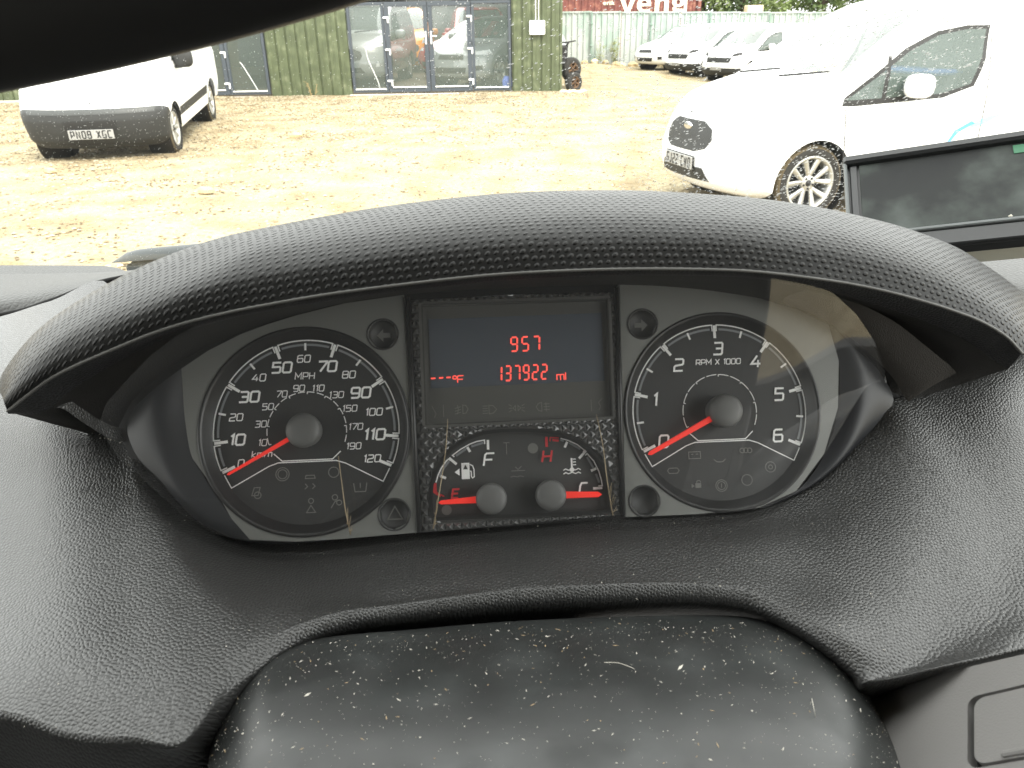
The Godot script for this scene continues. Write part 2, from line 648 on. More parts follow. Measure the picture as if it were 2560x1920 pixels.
	for k in 4: mat("pebble%d" % k, [Color(.20, .155, .088), Color(.13, .098, .055), Color(.36, .32, .23), Color(.075, .058, .036)][k], 0.9)
	m = mat("white_paint", Color(.80, .81, .82), 0.22)
	m.clearcoat_enabled = true
	m.clearcoat = 0.6
	m.clearcoat_roughness = 0.08
	for c in [["silver_paint", Color(.22, .24, .24)], ["red_paint", Color(.40, .035, .04)], ["orange_paint", Color(.75, .28, .03)], ["grey_paint", Color(.17, .18, .19)]]:
		m = mat(c[0], c[1], 0.25)
		m.clearcoat_enabled = true
		m.clearcoat = 0.6
		m.clearcoat_roughness = 0.08
	m = mat("bumper", Color(.014, .015, .0145), 0.6)
	m.heightmap_enabled = true
	m.heightmap_texture = fine
	m.heightmap_scale = 0.1
	m.uv1_triplanar = true
	m.uv1_scale = Vector3.ONE / 0.12
	mat("bumper_grey", Color(.035, .038, .037), 0.5)
	mat("rubber", Color(.014, .013, .011), 0.85)
	mat("mud", Color(.10, .078, .043), 0.95)
	mat("alloy", Color(.42, .42, .40), 0.38, 0.7)
	mat("rust", Color(.10, .055, .025), 0.8, 0.2)
	mat("chrome", Color(.6, .6, .6), 0.2, 0.9)
	mat("plate_white", Color(.27, .27, .26), 0.5)
	mat("ink", Color(.005, .005, .005), 0.6)
	mat("lamp_glass", Color(.55, .57, .58), 0.12)
	pane("glass", Color(.10, .14, .12), 0.42)
	pane("glass_clear", Color(.5, .62, .56), 0.10)
	mat("seat", Color(.05, .055, .055), 0.85)
	mat("inner", Color(.10, .11, .105), 0.8)
	mat("blue_cloth", Color(.03, .08, .24), 0.8)
	mat("blue_bag", Color(.05, .10, .38), 0.6)
	mat("livery_blue", Color(.08, .30, .55), 0.4)
	mat("panel_gap", Color(.02, .02, .02), 0.8)
	mat("livery_aqua", Color(.22, .62, .70), 0.4)
	m = mat("green_clad", Color(1, 1, 1), 0.55)
	m.albedo_texture = noise_tex(512, FastNoiseLite.TYPE_SIMPLEX, 0.01, 41, 5, [[0.0, srgb(.046, .058, .025)], [0.5, srgb(.062, .078, .034)], [0.75, srgb(.08, .098, .047)], [1.0, srgb(.17, .18, .11)]])
	m.uv1_triplanar = true
	m.uv1_world_triplanar = true
	m.uv1_scale = Vector3.ONE / 1.7
	mat("frame_grey", Color(.040, .050, .062), 0.45)
	mat("white_plastic", Color(.78, .78, .77), 0.5)
	m = mat("concrete", Color(.45, .42, .36), 0.9)
	m = mat("sheet_white", Color(.36, .39, .37), 0.5)
	m.albedo_texture = noise_tex(256, FastNoiseLite.TYPE_SIMPLEX, 0.012, 51, 4, [[0.0, srgb(.62, .78, .70)], [0.5, srgb(1, 1, 1)], [1.0, srgb(1, 1, 1)]])
	m.uv1_triplanar = true
	m.uv1_world_triplanar = true
	m.uv1_scale = Vector3(1.0 / 2.0, 1.0 / 5.0, 1.0 / 2.0)
	mat("post_green", Color(.16, .23, .19), 0.5)
	m = mat("container", Color(1, 1, 1), 0.6)
	m.albedo_texture = noise_tex(512, FastNoiseLite.TYPE_SIMPLEX, 0.014, 61, 5, [[0.0, srgb(.085, .022, .016)], [0.5, srgb(.14, .036, .026)], [0.72, srgb(.19, .06, .04)], [1.0, srgb(.33, .20, .13)]])
	m.uv1_triplanar = true
	m.uv1_world_triplanar = true
	m.uv1_scale = Vector3.ONE / 2.5
	mat("cream", Color(.72, .66, .52), 0.6)
	mat("skip_green", Color(.05, .16, .11), 0.6)
	mat("rubble", Color(.38, .30, .17), 0.9)
	mat("dirt_floor", Color(.13, .10, .06), 0.95)
	mat("brick_pale", Color(.58, .48, .32), 0.9)
	mat("bark", Color(.07, .05, .03), 0.95)
	for k in 3:
		m = mat("leaf%d" % k, [Color(.045, .075, .018), Color(.075, .11, .025), Color(.11, .15, .04)][k], 0.6)
		m.backlight_enabled = true
		m.backlight = srgb(.05, .08, .01)
	m = mat("weed", Color(.16, .17, .05), 0.7)
	m.backlight_enabled = true
	m.backlight = srgb(.08, .09, .02)
	mat("weed_dry", Color(.36, .26, .12), 0.8)

# ------------------------------------------------------------------ the van's dash
func build_dash() -> void:
	var d := thing("dashboard", "black grained van dashboard with dimpled hood over the instruments", "dashboard")
	var eye := Vector3(0, 1.75, 0.1)
	# hood over the instruments: underside, lip, swell, crest, back
	var lip := [Vector3(-0.222, 1.4497, -0.3029), Vector3(-0.2108, 1.4575, -0.3032), Vector3(-0.2004, 1.4642, -0.3041), Vector3(-0.1878, 1.4702, -0.3047), Vector3(-0.1705, 1.477, -0.3057), Vector3(-0.1538, 1.4831, -0.3074), Vector3(-0.1373, 1.4878, -0.3085), Vector3(-0.1209, 1.4914, -0.3091), Vector3(-0.1079, 1.4936, -0.3101), Vector3(-0.079, 1.4977, -0.312), Vector3(-0.0497, 1.5005, -0.3144), Vector3(-0.0201, 1.5028, -0.3166), Vector3(0.0008, 1.5038, -0.3181), Vector3(0.0295, 1.5043, -0.3195), Vector3(0.0598, 1.5035, -0.3224), Vector3(0.0907, 1.5018, -0.3249), Vector3(0.1099, 1.5, -0.3263), Vector3(0.133, 1.4962, -0.3289), Vector3(0.1528, 1.4922, -0.3315), Vector3(0.1733, 1.4871, -0.3335), Vector3(0.1939, 1.4808, -0.335), Vector3(0.2071, 1.4761, -0.3362), Vector3(0.2202, 1.4708, -0.337), Vector3(0.2342, 1.4628, -0.3377), Vector3(0.2437, 1.4542, -0.3369)]
	var swell := [Vector3(-0.2222, 1.4545, -0.3029), Vector3(-0.2127, 1.4622, -0.3032), Vector3(-0.2023, 1.4695, -0.3044), Vector3(-0.1906, 1.4766, -0.3066), Vector3(-0.1735, 1.485, -0.3083), Vector3(-0.1571, 1.4919, -0.3104), Vector3(-0.1402, 1.4982, -0.3122), Vector3(-0.1241, 1.5027, -0.3143), Vector3(-0.1096, 1.5056, -0.3168), Vector3(-0.0802, 1.51, -0.3199), Vector3(-0.0497, 1.5135, -0.3227), Vector3(-0.0201, 1.516, -0.326), Vector3(0.0011, 1.517, -0.3276), Vector3(0.0301, 1.5175, -0.3301), Vector3(0.0608, 1.5167, -0.333), Vector3(0.092, 1.5147, -0.3354), Vector3(0.1124, 1.5125, -0.3377), Vector3(0.1367, 1.5083, -0.3401), Vector3(0.1578, 1.5037, -0.3424), Vector3(0.1803, 1.4974, -0.3439), Vector3(0.2022, 1.4894, -0.3456), Vector3(0.2168, 1.4828, -0.347), Vector3(0.2319, 1.4748, -0.3477), Vector3(0.2455, 1.4656, -0.3478), Vector3(0.2547, 1.4552, -0.3451)]
	var shoulder := [Vector3(-0.2254, 1.4546, -0.3073), Vector3(-0.2193, 1.4633, -0.3092), Vector3(-0.2104, 1.4718, -0.3121), Vector3(-0.1986, 1.4801, -0.3159), Vector3(-0.1817, 1.4891, -0.3212), Vector3(-0.1646, 1.4965, -0.3269), Vector3(-0.1473, 1.5028, -0.3309), Vector3(-0.1304, 1.5082, -0.3345), Vector3(-0.1146, 1.5125, -0.3377), Vector3(-0.0836, 1.5168, -0.3419), Vector3(-0.0522, 1.5202, -0.3456), Vector3(-0.0209, 1.5226, -0.349), Vector3(0.0014, 1.5236, -0.3516), Vector3(0.032, 1.524, -0.3541), Vector3(0.0644, 1.5228, -0.3568), Vector3(0.0976, 1.5203, -0.36), Vector3(0.1192, 1.5179, -0.3622), Vector3(0.1454, 1.5134, -0.3646), Vector3(0.1688, 1.5081, -0.3665), Vector3(0.1934, 1.5011, -0.3688), Vector3(0.2176, 1.492, -0.37), Vector3(0.2336, 1.4839, -0.3707), Vector3(0.2495, 1.4749, -0.3709), Vector3(0.2642, 1.4635, -0.37), Vector3(0.276, 1.4498, -0.3669)]
	var crest := [Vector3(-0.2318, 1.4527, -0.3153), Vector3(-0.2311, 1.4606, -0.3234), Vector3(-0.2256, 1.4695, -0.332), Vector3(-0.2159, 1.4783, -0.3416), Vector3(-0.1997, 1.4875, -0.3514), Vector3(-0.1803, 1.4965, -0.3589), Vector3(-0.161, 1.5034, -0.3643), Vector3(-0.1416, 1.5089, -0.368), Vector3(-0.1239, 1.512, -0.3716), Vector3(-0.0905, 1.5169, -0.3761), Vector3(-0.0569, 1.5207, -0.3812), Vector3(-0.0228, 1.5232, -0.3857), Vector3(0.0017, 1.5243, -0.3884), Vector3(0.0352, 1.5243, -0.3917), Vector3(0.0709, 1.5227, -0.3954), Vector3(0.1073, 1.5194, -0.3983), Vector3(0.1323, 1.5163, -0.4012), Vector3(0.1603, 1.5115, -0.4034), Vector3(0.1872, 1.5053, -0.406), Vector3(0.2143, 1.4977, -0.408), Vector3(0.2419, 1.4874, -0.4087), Vector3(0.2608, 1.4768, -0.4082), Vector3(0.2777, 1.4661, -0.4076), Vector3(0.2943, 1.4534, -0.4061), Vector3(0.3098, 1.4376, -0.4031)]
	var back := [Vector3(-0.2516, 1.4388, -0.3386), Vector3(-0.2591, 1.443, -0.3571), Vector3(-0.2591, 1.449, -0.3764), Vector3(-0.2482, 1.4582, -0.3885), Vector3(-0.2286, 1.4687, -0.3989), Vector3(-0.206, 1.4788, -0.4069), Vector3(-0.1829, 1.4867, -0.4106), Vector3(-0.1608, 1.4913, -0.415), Vector3(-0.14, 1.4942, -0.4185), Vector3(-0.1021, 1.4991, -0.4252), Vector3(-0.0644, 1.503, -0.4314), Vector3(-0.0261, 1.5055, -0.437), Vector3(0.0018, 1.5065, -0.4397), Vector3(0.0401, 1.506, -0.4439), Vector3(0.0807, 1.5041, -0.4474), Vector3(0.122, 1.5001, -0.4499), Vector3(0.1518, 1.4963, -0.4526), Vector3(0.1831, 1.4906, -0.4544), Vector3(0.2135, 1.4837, -0.4555), Vector3(0.2454, 1.4746, -0.4579), Vector3(0.2781, 1.4624, -0.4588), Vector3(0.3003, 1.4502, -0.4576), Vector3(0.3212, 1.4376, -0.4561), Vector3(0.3412, 1.4222, -0.4533), Vector3(0.3613, 1.4031, -0.4488)]
	var st := begin()
	sheet(st, loft([lip, swell, shoulder, crest, back], 130, 5), eye)
	put("instrument_hood", done(st), M.hood, d)
	# rolled lip and its flat underside
	var under := [Vector3(-0.2269, 1.4435, -0.3132), Vector3(-0.2156, 1.4439, -0.3112), Vector3(-0.2072, 1.4475, -0.3107), Vector3(-0.1986, 1.4542, -0.3127), Vector3(-0.1829, 1.4631, -0.3157), Vector3(-0.1641, 1.4721, -0.3188), Vector3(-0.1453, 1.4789, -0.3209), Vector3(-0.1272, 1.4835, -0.3219), Vector3(-0.1126, 1.4864, -0.3222), Vector3(-0.0825, 1.4905, -0.3241), Vector3(-0.0517, 1.4938, -0.3256), Vector3(-0.021, 1.4961, -0.3278), Vector3(0.0008, 1.4972, -0.3294), Vector3(0.0307, 1.4976, -0.3318), Vector3(0.0623, 1.4968, -0.3347), Vector3(0.0944, 1.495, -0.3372), Vector3(0.1147, 1.4926, -0.3394), Vector3(0.1375, 1.4874, -0.3414), Vector3(0.1572, 1.4823, -0.3434), Vector3(0.1789, 1.4751, -0.3456), Vector3(0.1997, 1.4675, -0.3476), Vector3(0.213, 1.4617, -0.3482), Vector3(0.2255, 1.4551, -0.3484), Vector3(0.2372, 1.4467, -0.3478), Vector3(0.2473, 1.441, -0.3485)]
	var edge := []
	var lr := refine(lip, 130)
	var sr := refine(swell, 130)
	var ur := refine(under, 130)
	var mid := []
	for i in 130:
		mid.append(lr[i] + (lr[i] - sr[i]).normalized() * 0.0012 + (Vector3(0, 1.6, 0) - lr[i]).normalized() * -0.0012)
	st = begin()
	sheet(st, [lr, mid, ur], eye)
	put("hood_lip", done(st), M.grain_dark, d)
	st = begin()
	tube(st, lr, 0.0007, 0.0007, 6)
	put("worn_edge", done(st), M.worn, d)
	# liner from the lip back to the glass
	var glass_edge := [Vector3(-0.2067, 1.4123, -0.345), Vector3(-0.1942, 1.4204, -0.3443), Vector3(-0.188, 1.4288, -0.3472), Vector3(-0.1773, 1.4375, -0.3512), Vector3(-0.1662, 1.4462, -0.3553), Vector3(-0.1525, 1.4542, -0.359), Vector3(-0.1361, 1.4613, -0.3623), Vector3(-0.122, 1.4657, -0.3644), Vector3(-0.108, 1.4695, -0.3662), Vector3(-0.0836, 1.4743, -0.3695), Vector3(-0.0543, 1.4776, -0.3711), Vector3(-0.024, 1.479, -0.3728), Vector3(0.0008, 1.4796, -0.3731), Vector3(0.0276, 1.4798, -0.3742), Vector3(0.0536, 1.4795, -0.3752), Vector3(0.0797, 1.4779, -0.3756), Vector3(0.1035, 1.4751, -0.3754), Vector3(0.1277, 1.4702, -0.3753), Vector3(0.147, 1.4644, -0.3737), Vector3(0.1644, 1.4565, -0.3722), Vector3(0.1795, 1.4466, -0.3698), Vector3(0.1894, 1.4362, -0.3661), Vector3(0.1953, 1.4284, -0.3624), Vector3(0.1993, 1.4207, -0.36), Vector3(0.2036, 1.4176, -0.3585)]
	var half := []
	var gr := refine(glass_edge, 130)
	for i in 130: half.append(ur[i].lerp(gr[i], 0.5) + (Vector3(0, 1.6, 0) - ur[i]) * -0.02)
	st = begin()
	sheet(st, [ur, half, gr], Vector3(0, 1.2, 0.1))
	put("hood_liner", done(st), M.liner, d)
	# pale side wall of the liner at the right
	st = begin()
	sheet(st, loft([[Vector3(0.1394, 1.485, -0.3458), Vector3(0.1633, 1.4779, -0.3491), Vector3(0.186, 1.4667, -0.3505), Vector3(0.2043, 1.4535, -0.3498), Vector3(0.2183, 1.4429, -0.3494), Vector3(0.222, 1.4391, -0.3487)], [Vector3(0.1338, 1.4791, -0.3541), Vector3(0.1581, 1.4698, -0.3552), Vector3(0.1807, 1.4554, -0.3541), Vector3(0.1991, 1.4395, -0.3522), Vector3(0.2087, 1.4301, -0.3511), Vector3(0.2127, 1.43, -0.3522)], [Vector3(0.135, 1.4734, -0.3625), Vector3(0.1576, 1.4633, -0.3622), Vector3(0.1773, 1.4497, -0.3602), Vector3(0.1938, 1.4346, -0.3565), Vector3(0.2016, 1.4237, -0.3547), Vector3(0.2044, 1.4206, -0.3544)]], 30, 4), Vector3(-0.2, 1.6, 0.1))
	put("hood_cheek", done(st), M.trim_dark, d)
	st = begin()
	sheet(st, loft([[Vector3(-0.209, 1.4485, -0.3144), Vector3(-0.2047, 1.4503, -0.3164), Vector3(-0.1998, 1.4412, -0.321), Vector3(-0.1954, 1.4295, -0.3287), Vector3(-0.1899, 1.4202, -0.3376)], [Vector3(-0.2066, 1.4467, -0.3114), Vector3(-0.2041, 1.4449, -0.3139), Vector3(-0.1994, 1.4353, -0.3182), Vector3(-0.1942, 1.4232, -0.3258), Vector3(-0.1872, 1.4157, -0.3334)]], 20, 3), Vector3(0.2, 1.8, 0.2))
	put("hood_foot", done(st), M.grain, d)
	# lower dash
	var cols := [
		[Vector3(-0.3957, 1.4176, -0.4887), Vector3(-0.3468, 1.4081, -0.4126), Vector3(-0.2928, 1.3967, -0.3278), Vector3(-0.2529, 1.3888, -0.2656), Vector3(-0.2197, 1.3904, -0.2178), Vector3(-0.2047, 1.3891, -0.1952), Vector3(-0.2095, 1.374, -0.1947), Vector3(-0.2394, 1.3086, -0.2062)],
		[Vector3(-0.3454, 1.427, -0.4931), Vector3(-0.283, 1.4201, -0.3851), Vector3(-0.2476, 1.4009, -0.3198), Vector3(-0.2155, 1.3908, -0.2622), Vector3(-0.1868, 1.3906, -0.2146), Vector3(-0.1746, 1.3881, -0.1925), Vector3(-0.1787, 1.3752, -0.1931), Vector3(-0.2058, 1.3081, -0.2059)],
		[Vector3(-0.2988, 1.4424, -0.4782), Vector3(-0.2388, 1.4237, -0.3591), Vector3(-0.2159, 1.4047, -0.3128), Vector3(-0.1892, 1.3924, -0.2596), Vector3(-0.1635, 1.3887, -0.2115), Vector3(-0.1523, 1.3838, -0.1872), Vector3(-0.1565, 1.3707, -0.1888), Vector3(-0.1816, 1.3043, -0.2042)],
		[Vector3(-0.2492, 1.4565, -0.4627), Vector3(-0.2004, 1.4169, -0.3427), Vector3(-0.1847, 1.4016, -0.3047), Vector3(-0.1635, 1.3891, -0.2569), Vector3(-0.1416, 1.3853, -0.2099), Vector3(-0.1316, 1.3812, -0.1871), Vector3(-0.1351, 1.368, -0.1886), Vector3(-0.1555, 1.3022, -0.2032)],
		[Vector3(-0.1898, 1.416, -0.3368), Vector3(-0.1812, 1.408, -0.3209), Vector3(-0.1664, 1.3979, -0.2963), Vector3(-0.1474, 1.3877, -0.2596), Vector3(-0.125, 1.3827, -0.212), Vector3(-0.1154, 1.3778, -0.1888), Vector3(-0.118, 1.358, -0.1983), Vector3(-0.1275, 1.3017, -0.203)],
		[Vector3(-0.1737, 1.4002, -0.3261), Vector3(-0.1615, 1.3913, -0.3076), Vector3(-0.143, 1.3848, -0.2836), Vector3(-0.1226, 1.3821, -0.2526), Vector3(-0.1123, 1.3794, -0.2315), Vector3(-0.1088, 1.3761, -0.2233), Vector3(-0.104, 1.3671, -0.2246), Vector3(-0.1121, 1.3318, -0.2501)],
		[Vector3(-0.1576, 1.3849, -0.3179), Vector3(-0.1418, 1.3789, -0.3019), Vector3(-0.1225, 1.3763, -0.2807), Vector3(-0.1062, 1.3757, -0.2595), Vector3(-0.0992, 1.3754, -0.2484), Vector3(-0.0963, 1.3755, -0.244), Vector3(-0.0901, 1.3666, -0.2442), Vector3(-0.0994, 1.324, -0.2795)],
		[Vector3(-0.1418, 1.3758, -0.3136), Vector3(-0.122, 1.3726, -0.2989), Vector3(-0.1048, 1.3724, -0.2834), Vector3(-0.0886, 1.3729, -0.2682), Vector3(-0.0784, 1.3749, -0.2591), Vector3(-0.0731, 1.3759, -0.2552), Vector3(-0.0702, 1.3661, -0.255), Vector3(-0.0791, 1.3255, -0.2913)],
		[Vector3(-0.1076, 1.3723, -0.312), Vector3(-0.0938, 1.3709, -0.3003), Vector3(-0.0802, 1.3714, -0.2873), Vector3(-0.0669, 1.3727, -0.2725), Vector3(-0.0583, 1.3735, -0.264), Vector3(-0.0537, 1.3745, -0.2601), Vector3(-0.0524, 1.3643, -0.2597), Vector3(-0.06, 1.3207, -0.3001)],
		[Vector3(-0.0484, 1.3747, -0.3142), Vector3(-0.0428, 1.3745, -0.3031), Vector3(-0.0372, 1.375, -0.2901), Vector3(-0.0308, 1.3755, -0.276), Vector3(-0.0271, 1.3757, -0.2672), Vector3(-0.0253, 1.3763, -0.2631), Vector3(-0.0249, 1.3656, -0.2625), Vector3(-0.0282, 1.324, -0.3016)],
		[Vector3(-0.0012, 1.3765, -0.3162), Vector3(-0.0004, 1.3757, -0.3059), Vector3(0.0006, 1.376, -0.2928), Vector3(0.0014, 1.3765, -0.2787), Vector3(0.0019, 1.3767, -0.2699), Vector3(0.0023, 1.3766, -0.2666), Vector3(0.0028, 1.3654, -0.2658), Vector3(0.0036, 1.3225, -0.3064)],
		[Vector3(0.0492, 1.3785, -0.3182), Vector3(0.0479, 1.3774, -0.3078), Vector3(0.0463, 1.3777, -0.2946), Vector3(0.0444, 1.3771, -0.28), Vector3(0.0433, 1.3772, -0.2713), Vector3(0.0429, 1.3774, -0.268), Vector3(0.0432, 1.3658, -0.267), Vector3(0.05, 1.3235, -0.3069)],
		[Vector3(0.09, 1.3781, -0.3202), Vector3(0.0864, 1.3772, -0.3088), Vector3(0.0821, 1.3775, -0.2946), Vector3(0.078, 1.3772, -0.2801), Vector3(0.0755, 1.3771, -0.2712), Vector3(0.0743, 1.3772, -0.268), Vector3(0.0751, 1.3655, -0.2669), Vector3(0.0868, 1.3234, -0.3068)],
		[Vector3(0.123, 1.3796, -0.3231), Vector3(0.1194, 1.3781, -0.3103), Vector3(0.1137, 1.3782, -0.2949), Vector3(0.107, 1.3768, -0.2788), Vector3(0.1011, 1.3764, -0.2676), Vector3(0.0986, 1.3761, -0.2641), Vector3(0.0982, 1.3653, -0.2635), Vector3(0.1127, 1.3243, -0.3018)],
		[Vector3(0.1472, 1.3866, -0.3286), Vector3(0.1443, 1.3818, -0.312), Vector3(0.1375, 1.379, -0.292), Vector3(0.1284, 1.3762, -0.2741), Vector3(0.1174, 1.3757, -0.2595), Vector3(0.1124, 1.3757, -0.2551), Vector3(0.111, 1.3659, -0.255), Vector3(0.1264, 1.3253, -0.2912)],
		[Vector3(0.167, 1.398, -0.3361), Vector3(0.1666, 1.3902, -0.3148), Vector3(0.1594, 1.384, -0.2899), Vector3(0.1467, 1.3782, -0.2618), Vector3(0.1317, 1.3769, -0.2424), Vector3(0.1259, 1.3757, -0.2386), Vector3(0.1236, 1.3661, -0.2396), Vector3(0.1384, 1.3287, -0.2707)],
		[Vector3(0.1851, 1.4116, -0.3458), Vector3(0.1865, 1.3986, -0.3176), Vector3(0.1787, 1.388, -0.2873), Vector3(0.163, 1.3791, -0.2545), Vector3(0.1425, 1.3738, -0.2299), Vector3(0.1351, 1.371, -0.2253), Vector3(0.1328, 1.363, -0.2271), Vector3(0.1497, 1.3255, -0.2582)],
		[Vector3(0.1951, 1.4212, -0.3536), Vector3(0.2039, 1.4029, -0.323), Vector3(0.1971, 1.3883, -0.2864), Vector3(0.1789, 1.3773, -0.2504), Vector3(0.1556, 1.3717, -0.2257), Vector3(0.1355, 1.3697, -0.2181), Vector3(0.1378, 1.3573, -0.2234), Vector3(0.1523, 1.3258, -0.2473)],
		[Vector3(0.2118, 1.4221, -0.3639), Vector3(0.2252, 1.4063, -0.3345), Vector3(0.2188, 1.3874, -0.287), Vector3(0.1982, 1.3791, -0.2479), Vector3(0.1786, 1.3773, -0.2272), Vector3(0.1641, 1.3772, -0.2183), Vector3(0.1674, 1.3707, -0.2219), Vector3(0.1853, 1.3437, -0.2446)],
		[Vector3(0.2498, 1.4306, -0.3955), Vector3(0.2627, 1.4137, -0.349), Vector3(0.2477, 1.3919, -0.298), Vector3(0.2194, 1.384, -0.2501), Vector3(0.2006, 1.3826, -0.2285), Vector3(0.1933, 1.3819, -0.2216), Vector3(0.1972, 1.3755, -0.2252), Vector3(0.2176, 1.3499, -0.2475)],
		[Vector3(0.3246, 1.4448, -0.4462), Vector3(0.3094, 1.4129, -0.3762), Vector3(0.2844, 1.3935, -0.3142), Vector3(0.2514, 1.3864, -0.2612), Vector3(0.2334, 1.3848, -0.2351), Vector3(0.2287, 1.3845, -0.2283), Vector3(0.2378, 1.3738, -0.2366), Vector3(0.2531, 1.3569, -0.2507)]]
	var per := 6
	var parts := [[], []]
	for h in 2:
		var grid := []
		for c in cols: grid.append(spread(c.slice(0, 6) if h == 0 else c.slice(5), 8 if h == 0 else 5))
		for j in grid[0].size():
			var line := []
			for c in grid: line.append(c[j])
			parts[h].append(spread(line, per))
	# a small round where pad and front face meet
	for i in parts[0][0].size():
		var last: int = parts[0].size() - 1
		var e: Vector3 = parts[0][last][i]
		parts[0][last][i] = e + (parts[0][last - 1][i] - e).limit_length(0.0016)
		parts[1][0][i] = e + (parts[1][1][i] - e).limit_length(0.0016)
	st = begin()
	sheet(st, parts[0], eye, true)
	sheet(st, [parts[0][-1], parts[1][0]], eye, true)
	sheet(st, parts[1], eye, true)
	put("lower_pad", done(st), M.grain, d)
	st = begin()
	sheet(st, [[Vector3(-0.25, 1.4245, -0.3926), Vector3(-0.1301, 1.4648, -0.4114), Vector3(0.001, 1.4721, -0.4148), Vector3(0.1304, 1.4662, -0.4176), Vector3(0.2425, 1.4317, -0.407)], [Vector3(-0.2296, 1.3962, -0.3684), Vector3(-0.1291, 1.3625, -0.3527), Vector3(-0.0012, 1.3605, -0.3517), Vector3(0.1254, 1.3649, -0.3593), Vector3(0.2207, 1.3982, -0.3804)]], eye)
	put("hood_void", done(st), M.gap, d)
	# dark void round the column
	st = begin()
	sheet(st, [[Vector3(-0.149, 1.3224, -0.2678), Vector3(-0.002, 1.3261, -0.3136), Vector3(0.179, 1.3017, -0.2802)], [Vector3(-0.1434, 1.297, -0.2228), Vector3(-0.0028, 1.2962, -0.2666), Vector3(0.1715, 1.2828, -0.2272)]], eye)
	put("column_gap", done(st), M.gap, d)
	# dash top at the left, in front of the screen
	st = begin()
	sheet(st, loft([[Vector3(-0.6066, 1.392, -0.7195), Vector3(-0.4908, 1.3909, -0.719), Vector3(-0.4387, 1.388, -0.7287), Vector3(-0.3842, 1.3859, -0.7387), Vector3(-0.3576, 1.3872, -0.7504), Vector3(-0.3199, 1.3901, -0.7628)], [Vector3(-0.4923, 1.4097, -0.5733), Vector3(-0.4016, 1.4142, -0.5809), Vector3(-0.357, 1.4196, -0.5889), Vector3(-0.3231, 1.4205, -0.6114), Vector3(-0.2973, 1.4203, -0.6224), Vector3(-0.2667, 1.4205, -0.6335)], [Vector3(-0.4787, 1.3986, -0.5493), Vector3(-0.3872, 1.4067, -0.5531), Vector3(-0.3455, 1.4175, -0.5526), Vector3(-0.3088, 1.4298, -0.5551), Vector3(-0.2776, 1.4353, -0.5576), Vector3(-0.2429, 1.4385, -0.5591)]], 40, 6), Vector3(0, 2.4, 0))
	put("dash_top", done(st), M.tray, d)
	st = begin()
	sheet(st, loft([[Vector3(-0.6557, 1.3843, -0.7821), Vector3(-0.5305, 1.3823, -0.7812), Vector3(-0.4679, 1.3813, -0.7807), Vector3(-0.4173, 1.3796, -0.7799), Vector3(-0.3946, 1.3774, -0.7678)], [Vector3(-0.6272, 1.3833, -0.743), Vector3(-0.5074, 1.383, -0.7429), Vector3(-0.4475, 1.3829, -0.7429), Vector3(-0.3969, 1.383, -0.7429), Vector3(-0.3821, 1.3831, -0.743)]], 30, 3), Vector3(0, 2.0, 0.3))
	put("dash_ledge", done(st), M.tray, d)
	st = begin()
	tube(st, refine([Vector3(-0.454, 1.4089, -0.5211), Vector3(-0.3673, 1.4169, -0.5248), Vector3(-0.3245, 1.4288, -0.5193), Vector3(-0.2863, 1.4425, -0.5147), Vector3(-0.2558, 1.4482, -0.514)], 40), 0.0022, 0.0018, 8)
	put("seam", done(st), M.gap, d)
	# dash top at the right, under the dark screen
	st = begin()
	sheet(st, loft([[Vector3(0.4139, 1.3905, -0.785), Vector3(0.4814, 1.396, -0.7876), Vector3(0.5778, 1.401, -0.7899), Vector3(0.6742, 1.4038, -0.7912)], [Vector3(0.349, 1.409, -0.6392), Vector3(0.4046, 1.4063, -0.6379), Vector3(0.4762, 1.407, -0.6382), Vector3(0.5557, 1.4093, -0.6393)], [Vector3(0.2884, 1.4231, -0.5133), Vector3(0.3371, 1.4164, -0.5102), Vector3(0.389, 1.4126, -0.5085), Vector3(0.454, 1.4116, -0.508)], [Vector3(0.2425, 1.4231, -0.414), Vector3(0.2857, 1.4175, -0.4114), Vector3(0.3236, 1.4144, -0.41), Vector3(0.3778, 1.416, -0.4107)]], 24, 5), Vector3(0, 2.4, 0))
	put("dash_top", done(st), M.tray, d)
	# trim at the lower right with its blank switch
	var tf: Transform3D = Transform3D(Vector3(0.560891, 0.724421, 0.400768), Vector3(0.451571, 0.138031, -0.881494), Vector3(-0.693891, 0.675397, -0.249707), Vector3(0.153227, 1.370963, -0.180474))
	var tx := tf.basis.x
	var tn := tf.basis.z
	var outline := to2([Vector3(-0.065, 0.0553, 0), Vector3(-0.0475, 0.046, 0), Vector3(-0.0091, 0.0429, 0), Vector3(0.02, 0.0417, 0), Vector3(0.052, 0.0406, 0), Vector3(0.0418, -0.0364, 0), Vector3(-0.0326, -0.0297, 0), Vector3(-0.049, 0.0093, 0)])
	var corner := to2([Vector3(-0, 0.0297, 0), Vector3(0.0331, 0.0281, 0), Vector3(0.0303, -0.0035, 0), Vector3(0, -0.0004, 0)])
	var bc: Vector2 = (corner[0] + corner[2]) * 0.5
	var bs := Vector2((corner[1] - corner[0]).length(), (corner[3] - corner[0]).length())
	var hole := rounded(bc, bs, 0.0042)
	st = begin()
	for p in pieces(outline, [hole]): flat(st, p, 0.0, tf)
	walls(st, hole, -0.006, 0.0, tf, true)
	walls(st, outline, -0.01, 0.0, tf)
	var tp := put("side_trim", done(st), M.trim, d)
	st = begin()
	flat(st, hole, -0.005, tf)
	put("recess", done(st), M.gap, tp)
	st = begin()
	var inner := rounded(bc + Vector2(0.0011, -0.0006), bs - Vector2(0.0036, 0.0028), 0.0042)
	flat(st, inner, 0.0006, tf)
	walls(st, inner, -0.005, 0.0006, tf)
	var sw := put("switch_blank", done(st), M.trim, tp)
